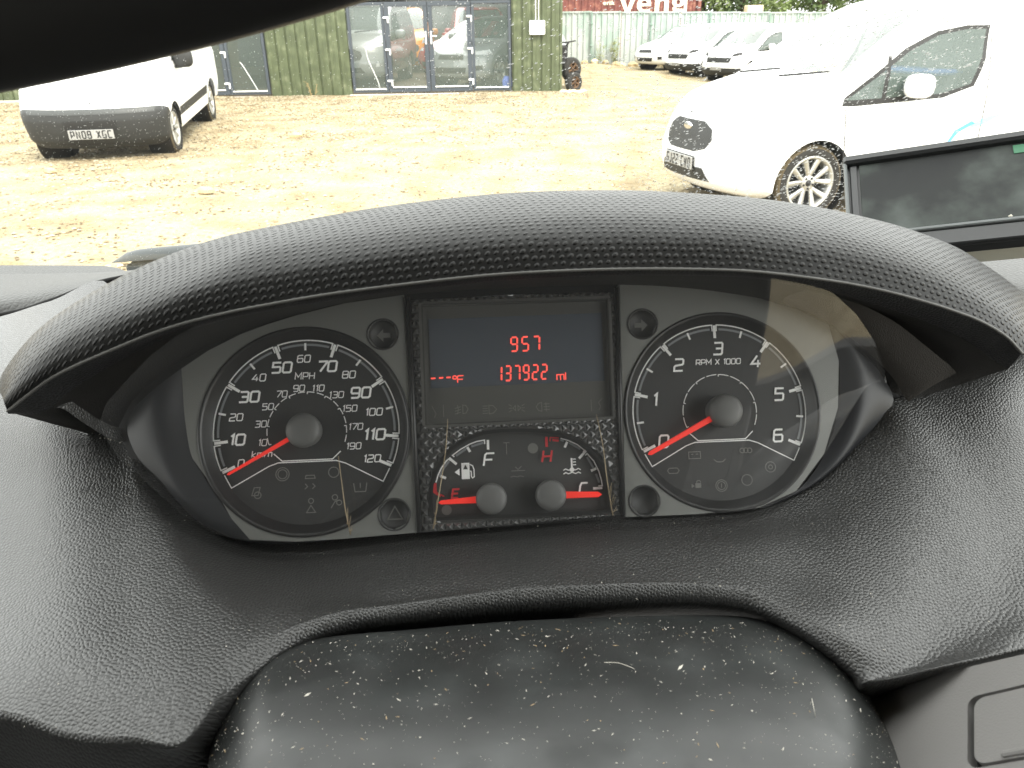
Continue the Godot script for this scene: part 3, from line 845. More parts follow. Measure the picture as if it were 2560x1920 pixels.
	var lc := tf * Vector3(bc.x + 0.004, bc.y - bs.y * 0.5 + 0.0025, 0.001)
	put("latch", boxmesh(lc, Vector3(0.016, 0.0022, 0.002), 0.0006, tf.basis), M.trim, tp)

func build_shroud() -> void:
	var d := thing("steering_column_cover", "dusty smooth black steering column cover below the instruments", "column cover")
	var e := [Vector3(-0.1092, 1.3495, -0.1789), Vector3(-0.1144, 1.3541, -0.1976), Vector3(-0.1155, 1.3578, -0.2081), Vector3(-0.1141, 1.3603, -0.2159), Vector3(-0.1112, 1.3638, -0.2242), Vector3(-0.106, 1.367, -0.2323), Vector3(-0.1002, 1.3684, -0.2385), Vector3(-0.0865, 1.3702, -0.2437), Vector3(-0.0722, 1.3701, -0.247), Vector3(-0.049, 1.3693, -0.2499), Vector3(-0.025, 1.3688, -0.253), Vector3(-0.0018, 1.3679, -0.2559), Vector3(0.0271, 1.3666, -0.2586), Vector3(0.0494, 1.3656, -0.2603), Vector3(0.0716, 1.3649, -0.2611), Vector3(0.0924, 1.3639, -0.2617), Vector3(0.1054, 1.3631, -0.2603), Vector3(0.118, 1.3617, -0.2563), Vector3(0.1268, 1.3601, -0.2523), Vector3(0.1352, 1.3573, -0.2466), Vector3(0.1407, 1.3539, -0.2394), Vector3(0.1435, 1.3508, -0.2325), Vector3(0.1453, 1.3467, -0.2206), Vector3(0.1465, 1.344, -0.2083), Vector3(0.1458, 1.3401, -0.1955), Vector3(0.1448, 1.3351, -0.1843)]
	var n := 90
	var er := refine(e, n)
	var base := []
	for i in n:
		var t := float(i) / (n - 1)
		var u := 2.0 * t - 1.0
		base.append(Vector3(-0.0914, 1.3679, -0.1477).lerp(Vector3(0.1214, 1.3564, -0.1512), t) + Vector3(0.0108, 1.3789, -0.1529).direction_to(Vector3(0.0093, 1.4094, -0.1318)) * (0.020 * (1.0 - pow(absf(u), 2.5))))
	var up := Vector3(0.06, 0.85, 0.5).normalized()
	var rows := []
	for k in [-3, -2, -1, 0, 1, 2, 3, 4, 6, 9, 13, 18, 24, 30]:
		var row := []
		for i in n:
			var to: Vector3 = base[i] - er[i]
			var p: Vector3
			if k < 0:
				p = er[i] - to.normalized() * [0.0012, 0.0016, 0.0012][-k - 1] - up * [0.0012, 0.006, 0.03][-k - 1]
			else:
				var f: float = k / 30.0
				p = er[i] + to * f
				p += up * (0.0030 * (1.0 - exp(-f * 16.0)) + 0.010 * sin(PI * f) * (1.0 - pow(absf(2.0 * i / (n - 1) - 1.0), 4.0)))
			row.append(p)
		rows.append(row)
	var st := begin()
	sheet(st, rows, Vector3(0, 1.8, 0.1))
	put("upper_shell", done(st), M.shroud, d)
	st = begin()
	box(st, Vector3(0.0139, 1.3141, -0.1977), Vector3(0.2, 0.05, 0.10), 0.012)
	put("lower_shell", done(st), M.black, d)
	# hairs and a scuff line on it
	for h in [[[Vector3(-0.2388, 0.7836, -0.7227), Vector3(-0.216, 0.7778, -0.72), Vector3(-0.186, 0.7762, -0.7192), Vector3(-0.1558, 0.7796, -0.7208), Vector3(-0.1286, 0.7862, -0.7239)], "long pale curved hair on the left half of the column cover"], [[Vector3(0.1135, 0.8473, -0.7524), Vector3(0.1315, 0.8465, -0.752), Vector3(0.1477, 0.8413, -0.7496), Vector3(0.1536, 0.8385, -0.7483)], "short white curved hair on the upper middle of the column cover"], [[Vector3(0.3818, 0.8054, -0.7329), Vector3(0.3846, 0.7917, -0.7265), Vector3(0.3873, 0.7781, -0.7201)], "short pale fibre on the right half of the column cover"]]:
		var line := []
		for q in h[0]:
			var dir: Vector3 = (q - Vector3(0, 1.6, 0)).normalized()
			var best := 1e9
			var at := Vector3.ZERO
			for row in rows.slice(3):
				for p in row:
					var off: float = (p - Vector3(0, 1.6, 0)).cross(dir).length()
					if off < best:
						best = off
						at = p
			var l: float = (at - Vector3(0, 1.6, 0)).dot(dir)
			line.append(Vector3(0, 1.6, 0) + dir * (l - 0.0006))
		st = begin()
		tube(st, refine(line, 14), 0.00013, 0.00010, 5)
		tag(put("hair", done(st), M.crumb), h[1], "hair", "hairs on the column cover")
	# dust and crumbs on it
	rng.seed = 11
	var tops := []
	for k in 2000:
		var i: int = rng.randi_range(4, n - 6)
		var f: float = pow(rng.randf(), 0.6) * 0.95
		var j: int = 3 + int(f * 9.0)
		var t := rng.randf()
		var p: Vector3 = rows[j][i].lerp(rows[j][i + 1], t).lerp(rows[mini(j + 1, 13)][i].lerp(rows[mini(j + 1, 13)][i + 1], t), rng.randf())
		var s: float = 0.00007 + 0.00016 * pow(rng.randf(), 3.0)
		if rng.randf() < 0.012: s *= 2.6
		var lng := 1.0 if rng.randf() < 0.7 else rng.randf_range(2.0, 6.0)
		tops.append(Transform3D(Basis(Vector3.UP, rng.randf() * TAU) * Basis.from_scale(Vector3(s * lng, s * 0.7, s)), p + up * s * 0.5))
	scatter("dust_crumbs", "pale dust and crumbs scattered over the steering column cover", tops, M.crumb)
	tops = []
	for k in 130:
		var i: int = rng.randi_range(6, n - 8)
		var j: int = 4 + int(rng.randf() * 8.0)
		var t := rng.randf()
		var p: Vector3 = rows[j][i].lerp(rows[j][i + 1], t).lerp(rows[mini(j + 1, 13)][i].lerp(rows[mini(j + 1, 13)][i + 1], t), rng.randf())
		var s: float = 0.00012 + 0.00018 * rng.randf()
		tops.append(Transform3D(Basis(Vector3.UP, rng.randf() * TAU) * Basis.from_scale(Vector3(s * rng.randf_range(1.0, 5.0), s * 0.6, s * 0.7)), p + up * s * 0.4))
	scatter("straw_bits", "tan bits of chaff lying on the steering column cover", tops, M.crumb_tan)

func grit_mesh() -> ArrayMesh:
	var st := begin()
	st.set_smooth_group(-1)
	var v := [Vector3(1, 0, 0.2), Vector3(-0.9, 0.1, 0), Vector3(0.1, 0.9, 0), Vector3(0, -0.8, 0.1), Vector3(0, 0.1, 1), Vector3(0.1, 0, -1)]
	for f in [[0, 2, 4], [2, 1, 4], [1, 3, 4], [3, 0, 4], [2, 0, 5], [1, 2, 5], [3, 1, 5], [0, 3, 5]]:
		tri(st, v[f[0]], v[f[1]], v[f[2]], v[f[0]] + v[f[1]] + v[f[2]])
	return done(st)

func scatter(called: String, label: String, at: Array, m: Material, parent: Node = null, mesh: Mesh = null) -> void:
	var mm := MultiMesh.new()
	mm.transform_format = MultiMesh.TRANSFORM_3D
	mm.mesh = mesh if mesh else grit_mesh()
	mm.instance_count = at.size()
	for i in at.size(): mm.set_instance_transform(i, at[i])
	var o := MultiMeshInstance3D.new()
	o.multimesh = mm
	o.material_override = m
	if parent == null:
		o.name = numbered(called)
		add_child(o)
		tag(o, label, called.replace("_", " "))
	else:
		o.name = called
		parent.add_child(o, true)
	stuff(o)

# ------------------------------------------------------------------ instruments
func build_cluster() -> void:
	var c := thing("instrument_cluster", "van instrument panel with speedometer, trip display, fuel gauge and rev counter", "instrument panel")
	c.transform = Transform3D(Vector3(0.99787, -0.007713, -0.064784), Vector3(-0.026347, 0.860772, -0.508309), Vector3(0.059685, 0.508933, 0.858735), Vector3(-0.00024, 1.42458, -0.343))
	var sc := Vector2(-0.1013, -0.0053)
	var tc := Vector2(0.1057, -0.0041)
	var outline := to2([Vector3(-0.1871, -0.0004, 0), Vector3(-0.1819, 0.0096, 0), Vector3(-0.172, 0.0187, 0), Vector3(-0.1616, 0.0279, 0), Vector3(-0.1486, 0.0364, 0), Vector3(-0.1329, 0.044, 0), Vector3(-0.1193, 0.0486, 0), Vector3(-0.1056, 0.0526, 0), Vector3(-0.0815, 0.0579, 0), Vector3(-0.0525, 0.0613, 0), Vector3(-0.0222, 0.0627, 0), Vector3(0.0028, 0.0636, 0), Vector3(0.0299, 0.0643, 0), Vector3(0.0562, 0.0639, 0), Vector3(0.0826, 0.0622, 0), Vector3(0.1067, 0.059, 0), Vector3(0.1308, 0.0539, 0), Vector3(0.1499, 0.0474, 0), Vector3(0.1665, 0.0386, 0), Vector3(0.1803, 0.0277, 0), Vector3(0.1892, 0.0164, 0), Vector3(0.1945, 0.0066, 0), Vector3(0.1974, -0.0017, 0), Vector3(0.1863, -0.0151, 0), Vector3(0.1677, -0.0314, 0), Vector3(0.1472, -0.0449, 0), Vector3(0.1226, -0.0531, 0), Vector3(0.0892, -0.0549, 0), Vector3(0.0482, -0.0546, 0), Vector3(-0.0024, -0.0558, 0), Vector3(-0.0493, -0.0568, 0), Vector3(-0.083, -0.0579, 0), Vector3(-0.1074, -0.0582, 0), Vector3(-0.1294, -0.0562, 0), Vector3(-0.1425, -0.0523, 0), Vector3(-0.1556, -0.0428, 0), Vector3(-0.1709, -0.0255, 0), Vector3(-0.1818, -0.0129, 0)])
	var back: Array = Geometry2D.offset_polygon(outline, 0.006)
	put("backplate", slab(back[0], -0.012, -0.004), M.black, c)
	# side plates round the two dials
	var hole_s := circle(sc, 0.0500, 72)
	var hole_t := circle(tc, 0.0492, 72)
	var lp := to2([Vector3(-0.1598, 0.0272, 0.005), Vector3(-0.147, 0.0356, 0.005), Vector3(-0.1314, 0.0431, 0.005), Vector3(-0.118, 0.0477, 0.005), Vector3(-0.1045, 0.0516, 0.005), Vector3(-0.0807, 0.0569, 0.005), Vector3(-0.0517, 0.0602, 0.005), Vector3(-0.0505, 0.0085, 0.005), Vector3(-0.0483, -0.0567, 0.005), Vector3(-0.0822, -0.0579, 0.005), Vector3(-0.1063, -0.0582, 0.005), Vector3(-0.128, -0.0562, 0.005), Vector3(-0.1366, -0.0458, 0.005), Vector3(-0.1437, -0.0323, 0.005), Vector3(-0.1516, -0.0209, 0.005), Vector3(-0.1555, -0.0152, 0.005), Vector3(-0.1581, -0.002, 0.005)])
	var rp := to2([Vector3(0.057, 0.0627, 0.005), Vector3(0.0812, 0.0611, 0.005), Vector3(0.105, 0.0579, 0.005), Vector3(0.1288, 0.0529, 0.005), Vector3(0.1477, 0.0465, 0.005), Vector3(0.164, 0.0378, 0.005), Vector3(0.1677, 0.019, 0.005), Vector3(0.1652, -0.0046, 0.005), Vector3(0.156, -0.0276, 0.005), Vector3(0.1402, -0.0454, 0.005), Vector3(0.1207, -0.0527, 0.005), Vector3(0.0877, -0.0545, 0.005), Vector3(0.0535, -0.0542, 0.005), Vector3(0.0553, 0.0044, 0.005)])
	for k in 2:
		var dims := [Vector3(-0.0625, 0.0407, 0.005), Vector3(-0.0594, -0.0475, 0.005)] if k == 0 else [Vector3(0.0676, 0.0415, 0.005), Vector3(0.0632, -0.0468, 0.005)]
		var holes := [hole_s if k == 0 else hole_t]
		for p in dims: holes.append(circle(Vector2(p.x, p.y), 0.0072, 28))
		var st := begin()
		for p in pieces([lp, rp][k], holes): flat(st, p, 0.005)
		walls(st, [lp, rp][k], -0.004, 0.005)
		for h in holes: walls(st, h, -0.002, 0.005, Transform3D(), true)
		put("side_plate", done(st), M.plate, c)
		for j in 2:
			var p: Vector3 = dims[j]
			st = begin()
			lathe(st, [Vector2(0.0, 0.0012), Vector2(0.0058, 0.0012), Vector2(0.0070, 0.0026), Vector2(0.0073, 0.0054), Vector2(0.0080, 0.0054), Vector2(0.0080, 0.0050)], 32, Transform3D(Basis(Vector3.RIGHT, PI / 2), Vector3(p.x, p.y, 0)))
			var w := put("warning_lamp", done(st), M.dial, c)
			if j == 0:
				var s := -1.0 if k == 0 else 1.0
				var ar := PackedVector2Array()
				for v in [[-1.0, .36], [.05, .36], [.05, .95], [1.0, 0], [.05, -.95], [.05, -.36], [-1.0, -.36]]: ar.append(Vector2(p.x + v[0] * s * 0.0034, p.y + v[1] * 0.0034))
				st = begin()
				flat(st, ar, 0.0015)
				put("arrow", done(st), M.arrow, w)
			elif k == 0:
				var p2 := Vector2(p.x, p.y)
				put("triangle", strokes([[p2 + Vector2(-.0036, -.0026), p2 + Vector2(.0036, -.0026), p2 + Vector2(0, .0036), p2 + Vector2(-.0036, -.0026)]], 0.0006, 0.0016), M.print_faint, w)
	# smooth flanks beside the plates
	var st := begin()
	sheet(st, loft([[Vector3(-0.1598, 0.0272, 0.005), Vector3(-0.1593, 0.015, 0.005), Vector3(-0.1576, -0.002, 0.005), Vector3(-0.1551, -0.0152, 0.005), Vector3(-0.1495, -0.0254, 0.005), Vector3(-0.1366, -0.0458, 0.005), Vector3(-0.128, -0.0562, 0.005)], [Vector3(-0.171, 0.0179, 0.008), Vector3(-0.1706, 0.0085, 0.009), Vector3(-0.1689, -0.0059, 0.008), Vector3(-0.1649, -0.0203, 0.007), Vector3(-0.1589, -0.0316, 0.006), Vector3(-0.1477, -0.0453, 0.004), Vector3(-0.1329, -0.0558, 0.003)], [Vector3(-0.1824, 0.0093, 0.004), Vector3(-0.1858, -0.0004, 0.004), Vector3(-0.181, -0.0141, 0.004), Vector3(-0.1697, -0.0267, 0.004), Vector3(-0.1621, -0.037, 0.003), Vector3(-0.1517, -0.0475, 0.002), Vector3(-0.1379, -0.0553, 0.001)]], 30, 5), Vector3(0, 0, 1))
	put("flank", done(st), M.flank, c)
	st = begin()
	sheet(st, loft([[Vector3(0.164, 0.0383, 0.005), Vector3(0.1677, 0.019, 0.005), Vector3(0.1654, -0.0046, 0.005), Vector3(0.1564, -0.0276, 0.005), Vector3(0.1406, -0.0454, 0.005), Vector3(0.1206, -0.0531, 0.005)], [Vector3(0.1764, 0.0243, 0.007), Vector3(0.1791, 0.0111, 0.008), Vector3(0.177, -0.0064, 0.008), Vector3(0.1665, -0.0269, 0.007), Vector3(0.1487, -0.043, 0.005), Vector3(0.1261, -0.0531, 0.003)], [Vector3(0.1892, 0.015, 0.002), Vector3(0.1964, -0.0009, 0.002), Vector3(0.189, -0.0113, 0.002), Vector3(0.1746, -0.0251, 0.002), Vector3(0.1547, -0.0415, 0.001), Vector3(0.1288, -0.0533, 0.001)]], 30, 5), Vector3(0, 0, 1))
	put("flank", done(st), M.flank, c)
	build_speedo(c, sc)
	build_revs(c, tc)
	build_centre(c)
	# clear cover
	st = begin()
	st.set_smooth_group(0)
	for q in cells(Geometry2D.offset_polygon(outline, -0.0005)[0], Vector2(0.008, 0.02)):
		var t := Geometry2D.triangulate_polygon(q)
		for i in range(0, t.size(), 3):
			var v := []
			for k in 3: v.append(cover_point(q[t[i + k]]))
			tri(st, v[0], v[1], v[2], Vector3(0, 0, 1))
	put("clear_cover", done(st), M.lens, c)

# the cover leans forward at its top and curves back at its right end
func cover_point(p: Vector2) -> Vector3:
	var x: float = maxf(0.0, p.x - 0.100)
	var bend: float = 5.0 * x * x if x < 0.055 else 5.0 * 0.055 * 0.055 + 0.55 * (x - 0.055)
	return Vector3(p.x, p.y, 0.007 + 0.35 * (p.y + 0.07) - bend * 0.9 + clampf((p.x - 0.09) / 0.07, 0.0, 1.0) * 0.10 * p.y)

func dial(parent: Node, called: String, o: Vector2, r: float) -> MeshInstance3D:
	var st := begin()
	flat(st, circle(o, r - 0.0015, 72), 0.0)
	var face := put(called, done(st), M.dial, parent)
	st = begin()
	lathe(st, [Vector2(r - 0.0045, 0.0), Vector2(r - 0.0035, 0.0010), Vector2(r - 0.0010, 0.0045), Vector2(r, 0.0058), Vector2(r + 0.0010, 0.0056), Vector2(r + 0.0012, 0.005)], 80, Transform3D(Basis(Vector3.RIGHT, PI / 2), Vector3(o.x, o.y, 0)))
	put("bezel", done(st), M.ring, face)
	return face

func scale_ring(face: Node, o: Vector2, r: float, step: float, n: int, major: Callable, cut: float) -> void:
	# outer line with brackets beside the long marks, inner grey band, marks
	var lines := []
	var bands := []
	var a0 := -step * n * 0.5
	var spans := []
	var from := a0
	for k in range(1, n + 1):
		if (major as Callable).call(k):
			spans.append([from, a0 + step * k])
			from = a0 + step * k
	if from < a0 + step * n: spans.append([from, a0 + step * n])
	for s in spans:
		var l := arc(o, r, s[0] + cut, s[1] - cut, 16)
		l.push_front(arc(o, r - 0.0032, s[0] + cut, s[0] + cut, 1)[0])
		l.append(arc(o, r - 0.0032, s[1] - cut, s[1] - cut, 1)[0])
		lines.append(l)
		bands.append(arc(o, r - 0.0022, s[0] + cut + 1.6, s[1] - cut - 1.6, 16))
	put("scale_line", strokes(lines, 0.0006, 0.0004), M.print_white, face)
	put("scale_band", strokes(bands, 0.0011, 0.0003), M.print_grey, face)
	for k in n + 1:
		var a := deg_to_rad(a0 + step * k)
		var u := Vector2(sin(a), cos(a))
		var big: bool = (major as Callable).call(k) or k == 0 or k == n
		put("tick", strokes([[o + u * (r - (0.0068 if big else 0.0050)), o + u * (r - (0.0002 if big else 0.0014))]], 0.0014 if big else 0.0010, 0.0006), M.print_white, face)

func needle(face: Node, o: Vector2, tip: Vector2, from: float, w0: float, w1: float, z: float) -> void:
	var d := (tip - o).normalized()
	var a := o + d * from
	var n := Vector2(-d.y, d.x)
	var p := PackedVector2Array([a + n * w0 * 0.5, tip - d * w1 * 0.7 + n * w1 * 0.5, tip, tip - d * w1 * 0.7 - n * w1 * 0.5, a - n * w0 * 0.5])
	put("needle", slab(p, z - 0.0012, z, 0.0003), M.needle, face)

func knob(face: Node, o: Vector2, r: float, h: float) -> void:
	var st := begin()
	lathe(st, [Vector2(r * 0.92, 0.001), Vector2(r * 0.98, h * 0.5), Vector2(r, h * 0.72), Vector2(r * 0.96, h * 0.86), Vector2(r * 0.84, h * 0.95), Vector2(r * 0.55, h * 1.01), Vector2(0.0, h * 1.03)], 48, Transform3D(Basis(Vector3.RIGHT, PI / 2), Vector3(o.x, o.y, 0)))
	put("hub", done(st), M.knob, face)

func word(face: Node, text: String, at: Vector3, h: float, w: float, m: Material, slant := 0.16, tight := 1.0) -> void:
	put("numeral", lettering(text, h, w, slant, tight * 0.93, 0.10), m, face, Vector3(at.x, at.y, 0.0007))

func build_speedo(c: Node, o: Vector2) -> void:
	var f: MeshInstance3D = dial(c, "speedometer", o, 0.0500)
	scale_ring(f, o, 0.0450, 19.1, 12, func(k): return k % 2 == 1, 1.7)
	for n in [["10", Vector3(-0.1348, -0.0082, 0)], ["30", Vector3(-0.1288, 0.0126, 0)], ["50", Vector3(-0.1129, 0.0265, 0)], ["70", Vector3(-0.0907, 0.0263, 0)], ["90", Vector3(-0.0746, 0.0126, 0)], ["110", Vector3(-0.0684, -0.0084, 0)]]:
		word(f, n[0], n[1], 0.0050, 0.00098, M.print_white, 0.16, 1.08)
	for n in [["20", Vector3(-0.1352, 0.0028, 0)], ["40", Vector3(-0.124, 0.0219, 0)], ["60", Vector3(-0.1021, 0.0305, 0)], ["80", Vector3(-0.0802, 0.0218, 0)], ["100", Vector3(-0.0684, 0.0028, 0)], ["120", Vector3(-0.0699, -0.0201, 0)], ["0", Vector3(-0.1331, -0.0197, 0)]]:
		word(f, n[0], n[1], 0.0034, 0.00052, M.print_white, 0.16, 1.05)
	for n in [["10", Vector3(-0.1227, -0.0101, 0)], ["30", Vector3(-0.1234, -0.001, 0)], ["50", Vector3(-0.1199, 0.0074, 0)], ["70", Vector3(-0.1131, 0.0134, 0)], ["90", Vector3(-0.1047, 0.0159, 0)], ["110", Vector3(-0.0954, 0.0156, 0)], ["130", Vector3(-0.0866, 0.012, 0)], ["150", Vector3(-0.0802, 0.005, 0)], ["170", Vector3(-0.0775, -0.0041, 0)], ["190", Vector3(-0.0787, -0.0136, 0)]]:
		word(f, n[0], n[1], 0.0030, 0.00042, M.print_white, 0.16, 1.02)
	word(f, "MPH", Vector3(-0.1017, 0.0219, 0), 0.0032, 0.00045, M.print_white, 0.12)
	word(f, "km/h", Vector3(-0.1229, -0.0156, 0), 0.0030, 0.00042, M.print_white, 0.16)
	var dash := []
	for k in 16:
		var a := -110.0 + k * 13.75
		dash.append(arc(o, 0.0193, a + 1.6, a + 12.0, 4))
		if k % 2 == 0: dash.append([arc(o, 0.0193, a + 1.6, a + 1.6, 1)[0], arc(o, 0.0182, a + 1.6, a + 1.6, 1)[0]])
	put("inner_scale", strokes(dash, 0.00042, 0.0004), M.print_white, f)
	dial_base(f, o, 1.0)
	var icons := [ring2(Vector3(-0.1134, -0.0259, 0), .0032), ring2(Vector3(-0.1134, -0.0259, 0), .0022), ring2(Vector3(-0.0887, -0.026, 0), .0025), arcs(Vector3(-0.076, -0.0338, 0), [-3.2, 2, -2.6, -2.2, 2.6, -2.2, 3.2, 2]), arcs(Vector3(-0.076, -0.0338, 0), [0, 2, 0, -.4]), arcs(Vector3(-0.1001, -0.0285, 0), [-2, 1.5, 2, 1.5, 2.4, 0, -2.4, 0, -2, 1.5]), arcs(Vector3(-0.1002, -0.0308, 0), [-2.4, -.2, -1.2, -1.6, -2.6, -2.8]), arcs(Vector3(-0.1002, -0.0308, 0), [1.2, -.2, 2.4, -1.6, 1.0, -2.8]), arcs(Vector3(-0.1258, -0.0338, 0), [-2.4, -1.8, -1.2, 2, 1.6, 2, .6, -1.8, -2.4, -1.8]), ring2(Vector3(-0.1254, -0.0355, 0), .0016), arcs(Vector3(-0.1, -0.0426, 0), [-2.2, -2.4, 0, 1, 2.2, -2.4, -2.2, -2.4]), ring2(Vector3(-0.0999, -0.0394, 0), .0012), ring2(Vector3(-0.0884, -0.0382, 0), .0013), arcs(Vector3(-0.0883, -0.0413, 0), [-2, -2, 0, 1.2, 2.2, 1.6]), ring2(Vector3(-0.0864, -0.0408, 0), .0012)]
	put("warning_symbol", strokes(icons, 0.00042, 0.0004), M.print_faint, f)
	needle(f, o, to2([Vector3(-0.1376, -0.025, 0.008)])[0], 0.0070, 0.0021, 0.0012, 0.0085)
	knob(f, o, 0.0084, 0.0118)

func ring2(p: Vector3, r: float) -> Array:
	var l := arc(Vector2(p.x, p.y), r, 0, 360, 20)
	l[-1] = l[0]
	return l

func arcs(p: Vector3, mm: Array) -> Array:
	var l := []
	for i in range(0, mm.size(), 2): l.append(Vector2(p.x + mm[i] * 0.001, p.y + mm[i + 1] * 0.001))
	return l

# the closing lines under a dial's scale
func dial_base(f: Node, o: Vector2, k: float) -> void:
	var s := 0.0193
	var lines := []
	var wing := [arc(o, 0.0445, -116.5, -116.5, 1)[0]]
	wing.append(o + Vector2(-0.0365, -0.0262))
	wing.append(o + Vector2(-0.0185, -0.0165))
	wing.append(o + Vector2(-0.0140, -0.0150))
	wing.append(o + Vector2(0.0140, -0.0150))
	wing.append(o + Vector2(0.0185, -0.0165))
	wing.append(o + Vector2(0.0365, -0.0262))
	wing.append(arc(o, 0.0445, 116.5, 116.5, 1)[0])
	lines.append(wing)
	lines.append([o + Vector2(-0.0162, -0.0105), o + Vector2(-0.0122, -0.0142), o + Vector2(0.0122, -0.0142), o + Vector2(0.0162, -0.0105)])
	put("base_line", strokes(lines, 0.00048, 0.0005), M.print_white, f)

func build_revs(c: Node, o: Vector2) -> void:
	var f: MeshInstance3D = dial(c, "rev_counter", o, 0.0492)
	scale_ring(f, o, 0.0446, 19.1, 12, func(k): return k % 2 == 0, 1.5)
	for n in [["0", Vector3(0.0758, -0.0179, 0)], ["1", Vector3(0.0727, 0.0032, 0)], ["2", Vector3(0.086, 0.0205, 0)], ["3", Vector3(0.1069, 0.0282, 0)], ["4", Vector3(0.1262, 0.0209, 0)], ["5", Vector3(0.137, 0.0036, 0)], ["6", Vector3(0.1349, -0.0174, 0)]]:
		word(f, n[0], n[1], 0.0060, 0.00098, M.print_white, 0.14, 1.0)
	word(f, "RPM X 1000", Vector3(0.1066, 0.0214, 0), 0.0027, 0.00044, M.print_white, 0.12, 1.0)
	var dash := []
	for k in 12:
		var a := -114.0 + k * 19.0
		dash.append(arc(o, 0.0190, a + 1.4, a + 17.6, 5))
		if k % 2 == 0: dash.append([arc(o, 0.0190, a + 1.4, a + 1.4, 1)[0], arc(o, 0.0180, a + 1.4, a + 1.4, 1)[0]])
	put("inner_scale", strokes(dash, 0.00042, 0.0004), M.print_white, f)
	dial_base(f, o, 1.0)
	var icons := [arcs(Vector3(0.0912, -0.0254, 0), [-3, 1.6, 3, 1.6, 3, -1.8, -3, -1.8, -3, 1.6]), arcs(Vector3(0.0912, -0.0254, 0), [-1.8, .4, -.6, .4]), arcs(Vector3(0.0912, -0.0254, 0), [.6, .4, 1.8, .4]), ring2(Vector3(0.1158, -0.0242, 0), .0012), ring2(Vector3(0.1177, -0.0242, 0), .0012), ring2(Vector3(0.1196, -0.0243, 0), .0012), arcs(Vector3(0.1039, -0.0286, 0), [-3, .6, -1.5, -.8, 1.5, -.8, 3, .6]), ring2(Vector3(0.1298, -0.0331, 0), .0026), ring2(Vector3(0.1298, -0.0331, 0), .0010), arcs(Vector3(0.0798, -0.0327, 0), [-3, 0, -2, 1.2, 2, 1.2, 3, 0, 2, -1.4, -2, -1.4, -3, 0]), ring2(Vector3(0.1039, -0.0413, 0), .0029), ring2(Vector3(0.1039, -0.0413, 0), .0020), arcs(Vector3(0.1039, -0.0413, 0), [0, 1.1, 0, -1.1]), ring2(Vector3(0.1172, -0.0391, 0), .0027)]
	put("warning_symbol", strokes(icons, 0.0004, 0.0004), M.print_faint, f)
	var l := Vector3(0.092, -0.0405, 0)
	var st := begin()
	flat(st, rect2(l.x - 0.0015, l.y - 0.0014, l.x + 0.0015, l.y + 0.0010), 0.0005)
	flat(st, PackedVector2Array([Vector2(l.x - 0.0034, l.y + 0.0008), Vector2(l.x - 0.0034, l.y - 0.0014), Vector2(l.x - 0.0018, l.y - 0.0004)]), 0.0005)
	ribbon(st, arc(Vector2(l.x + 0.0003, l.y + 0.0012), 0.0011, -90, 90, 8), 0.0004, 0.0005)
	put("lock_symbol", done(st), M.arrow, f)
	needle(f, o, to2([Vector3(0.0657, -0.0242, 0.008)])[0], 0.0062, 0.0030, 0.0020, 0.0085)
	knob(f, o, 0.0085, 0.0125)

func segments(digits: String, at: Vector2, right: Vector2, h: float, pitch: float, w: float) -> ArrayMesh:
	var on := {"0": "abcdef", "1": "bc", "2": "abged", "3": "abgcd", "4": "fgbc", "5": "afgcd", "6": "afgedc", "7": "abc", "8": "abcdefg", "9": "abcdfg", "-": "g"}
	var up := Vector2(-right.y, right.x)
	var st := begin()
	for k in digits.length():
		var o := at + right * (k * pitch)
		var cn := {"a": [[.1, 1], [.9, 1]], "b": [[1, .95], [1, .55]], "c": [[1, .45], [1, .05]], "d": [[.1, 0], [.9, 0]], "e": [[0, .45], [0, .05]], "f": [[0, .95], [0, .55]], "g": [[.12, .5], [.88, .5]]}
		for s in on.get(digits[k], ""):
			var l := []
			for q in cn[s]: l.append(o + right * (q[0] * w + 0.06 * h * q[1]) + up * q[1] * h)
			ribbon(st, l, 0.00080, 0.0)
	return done(st)

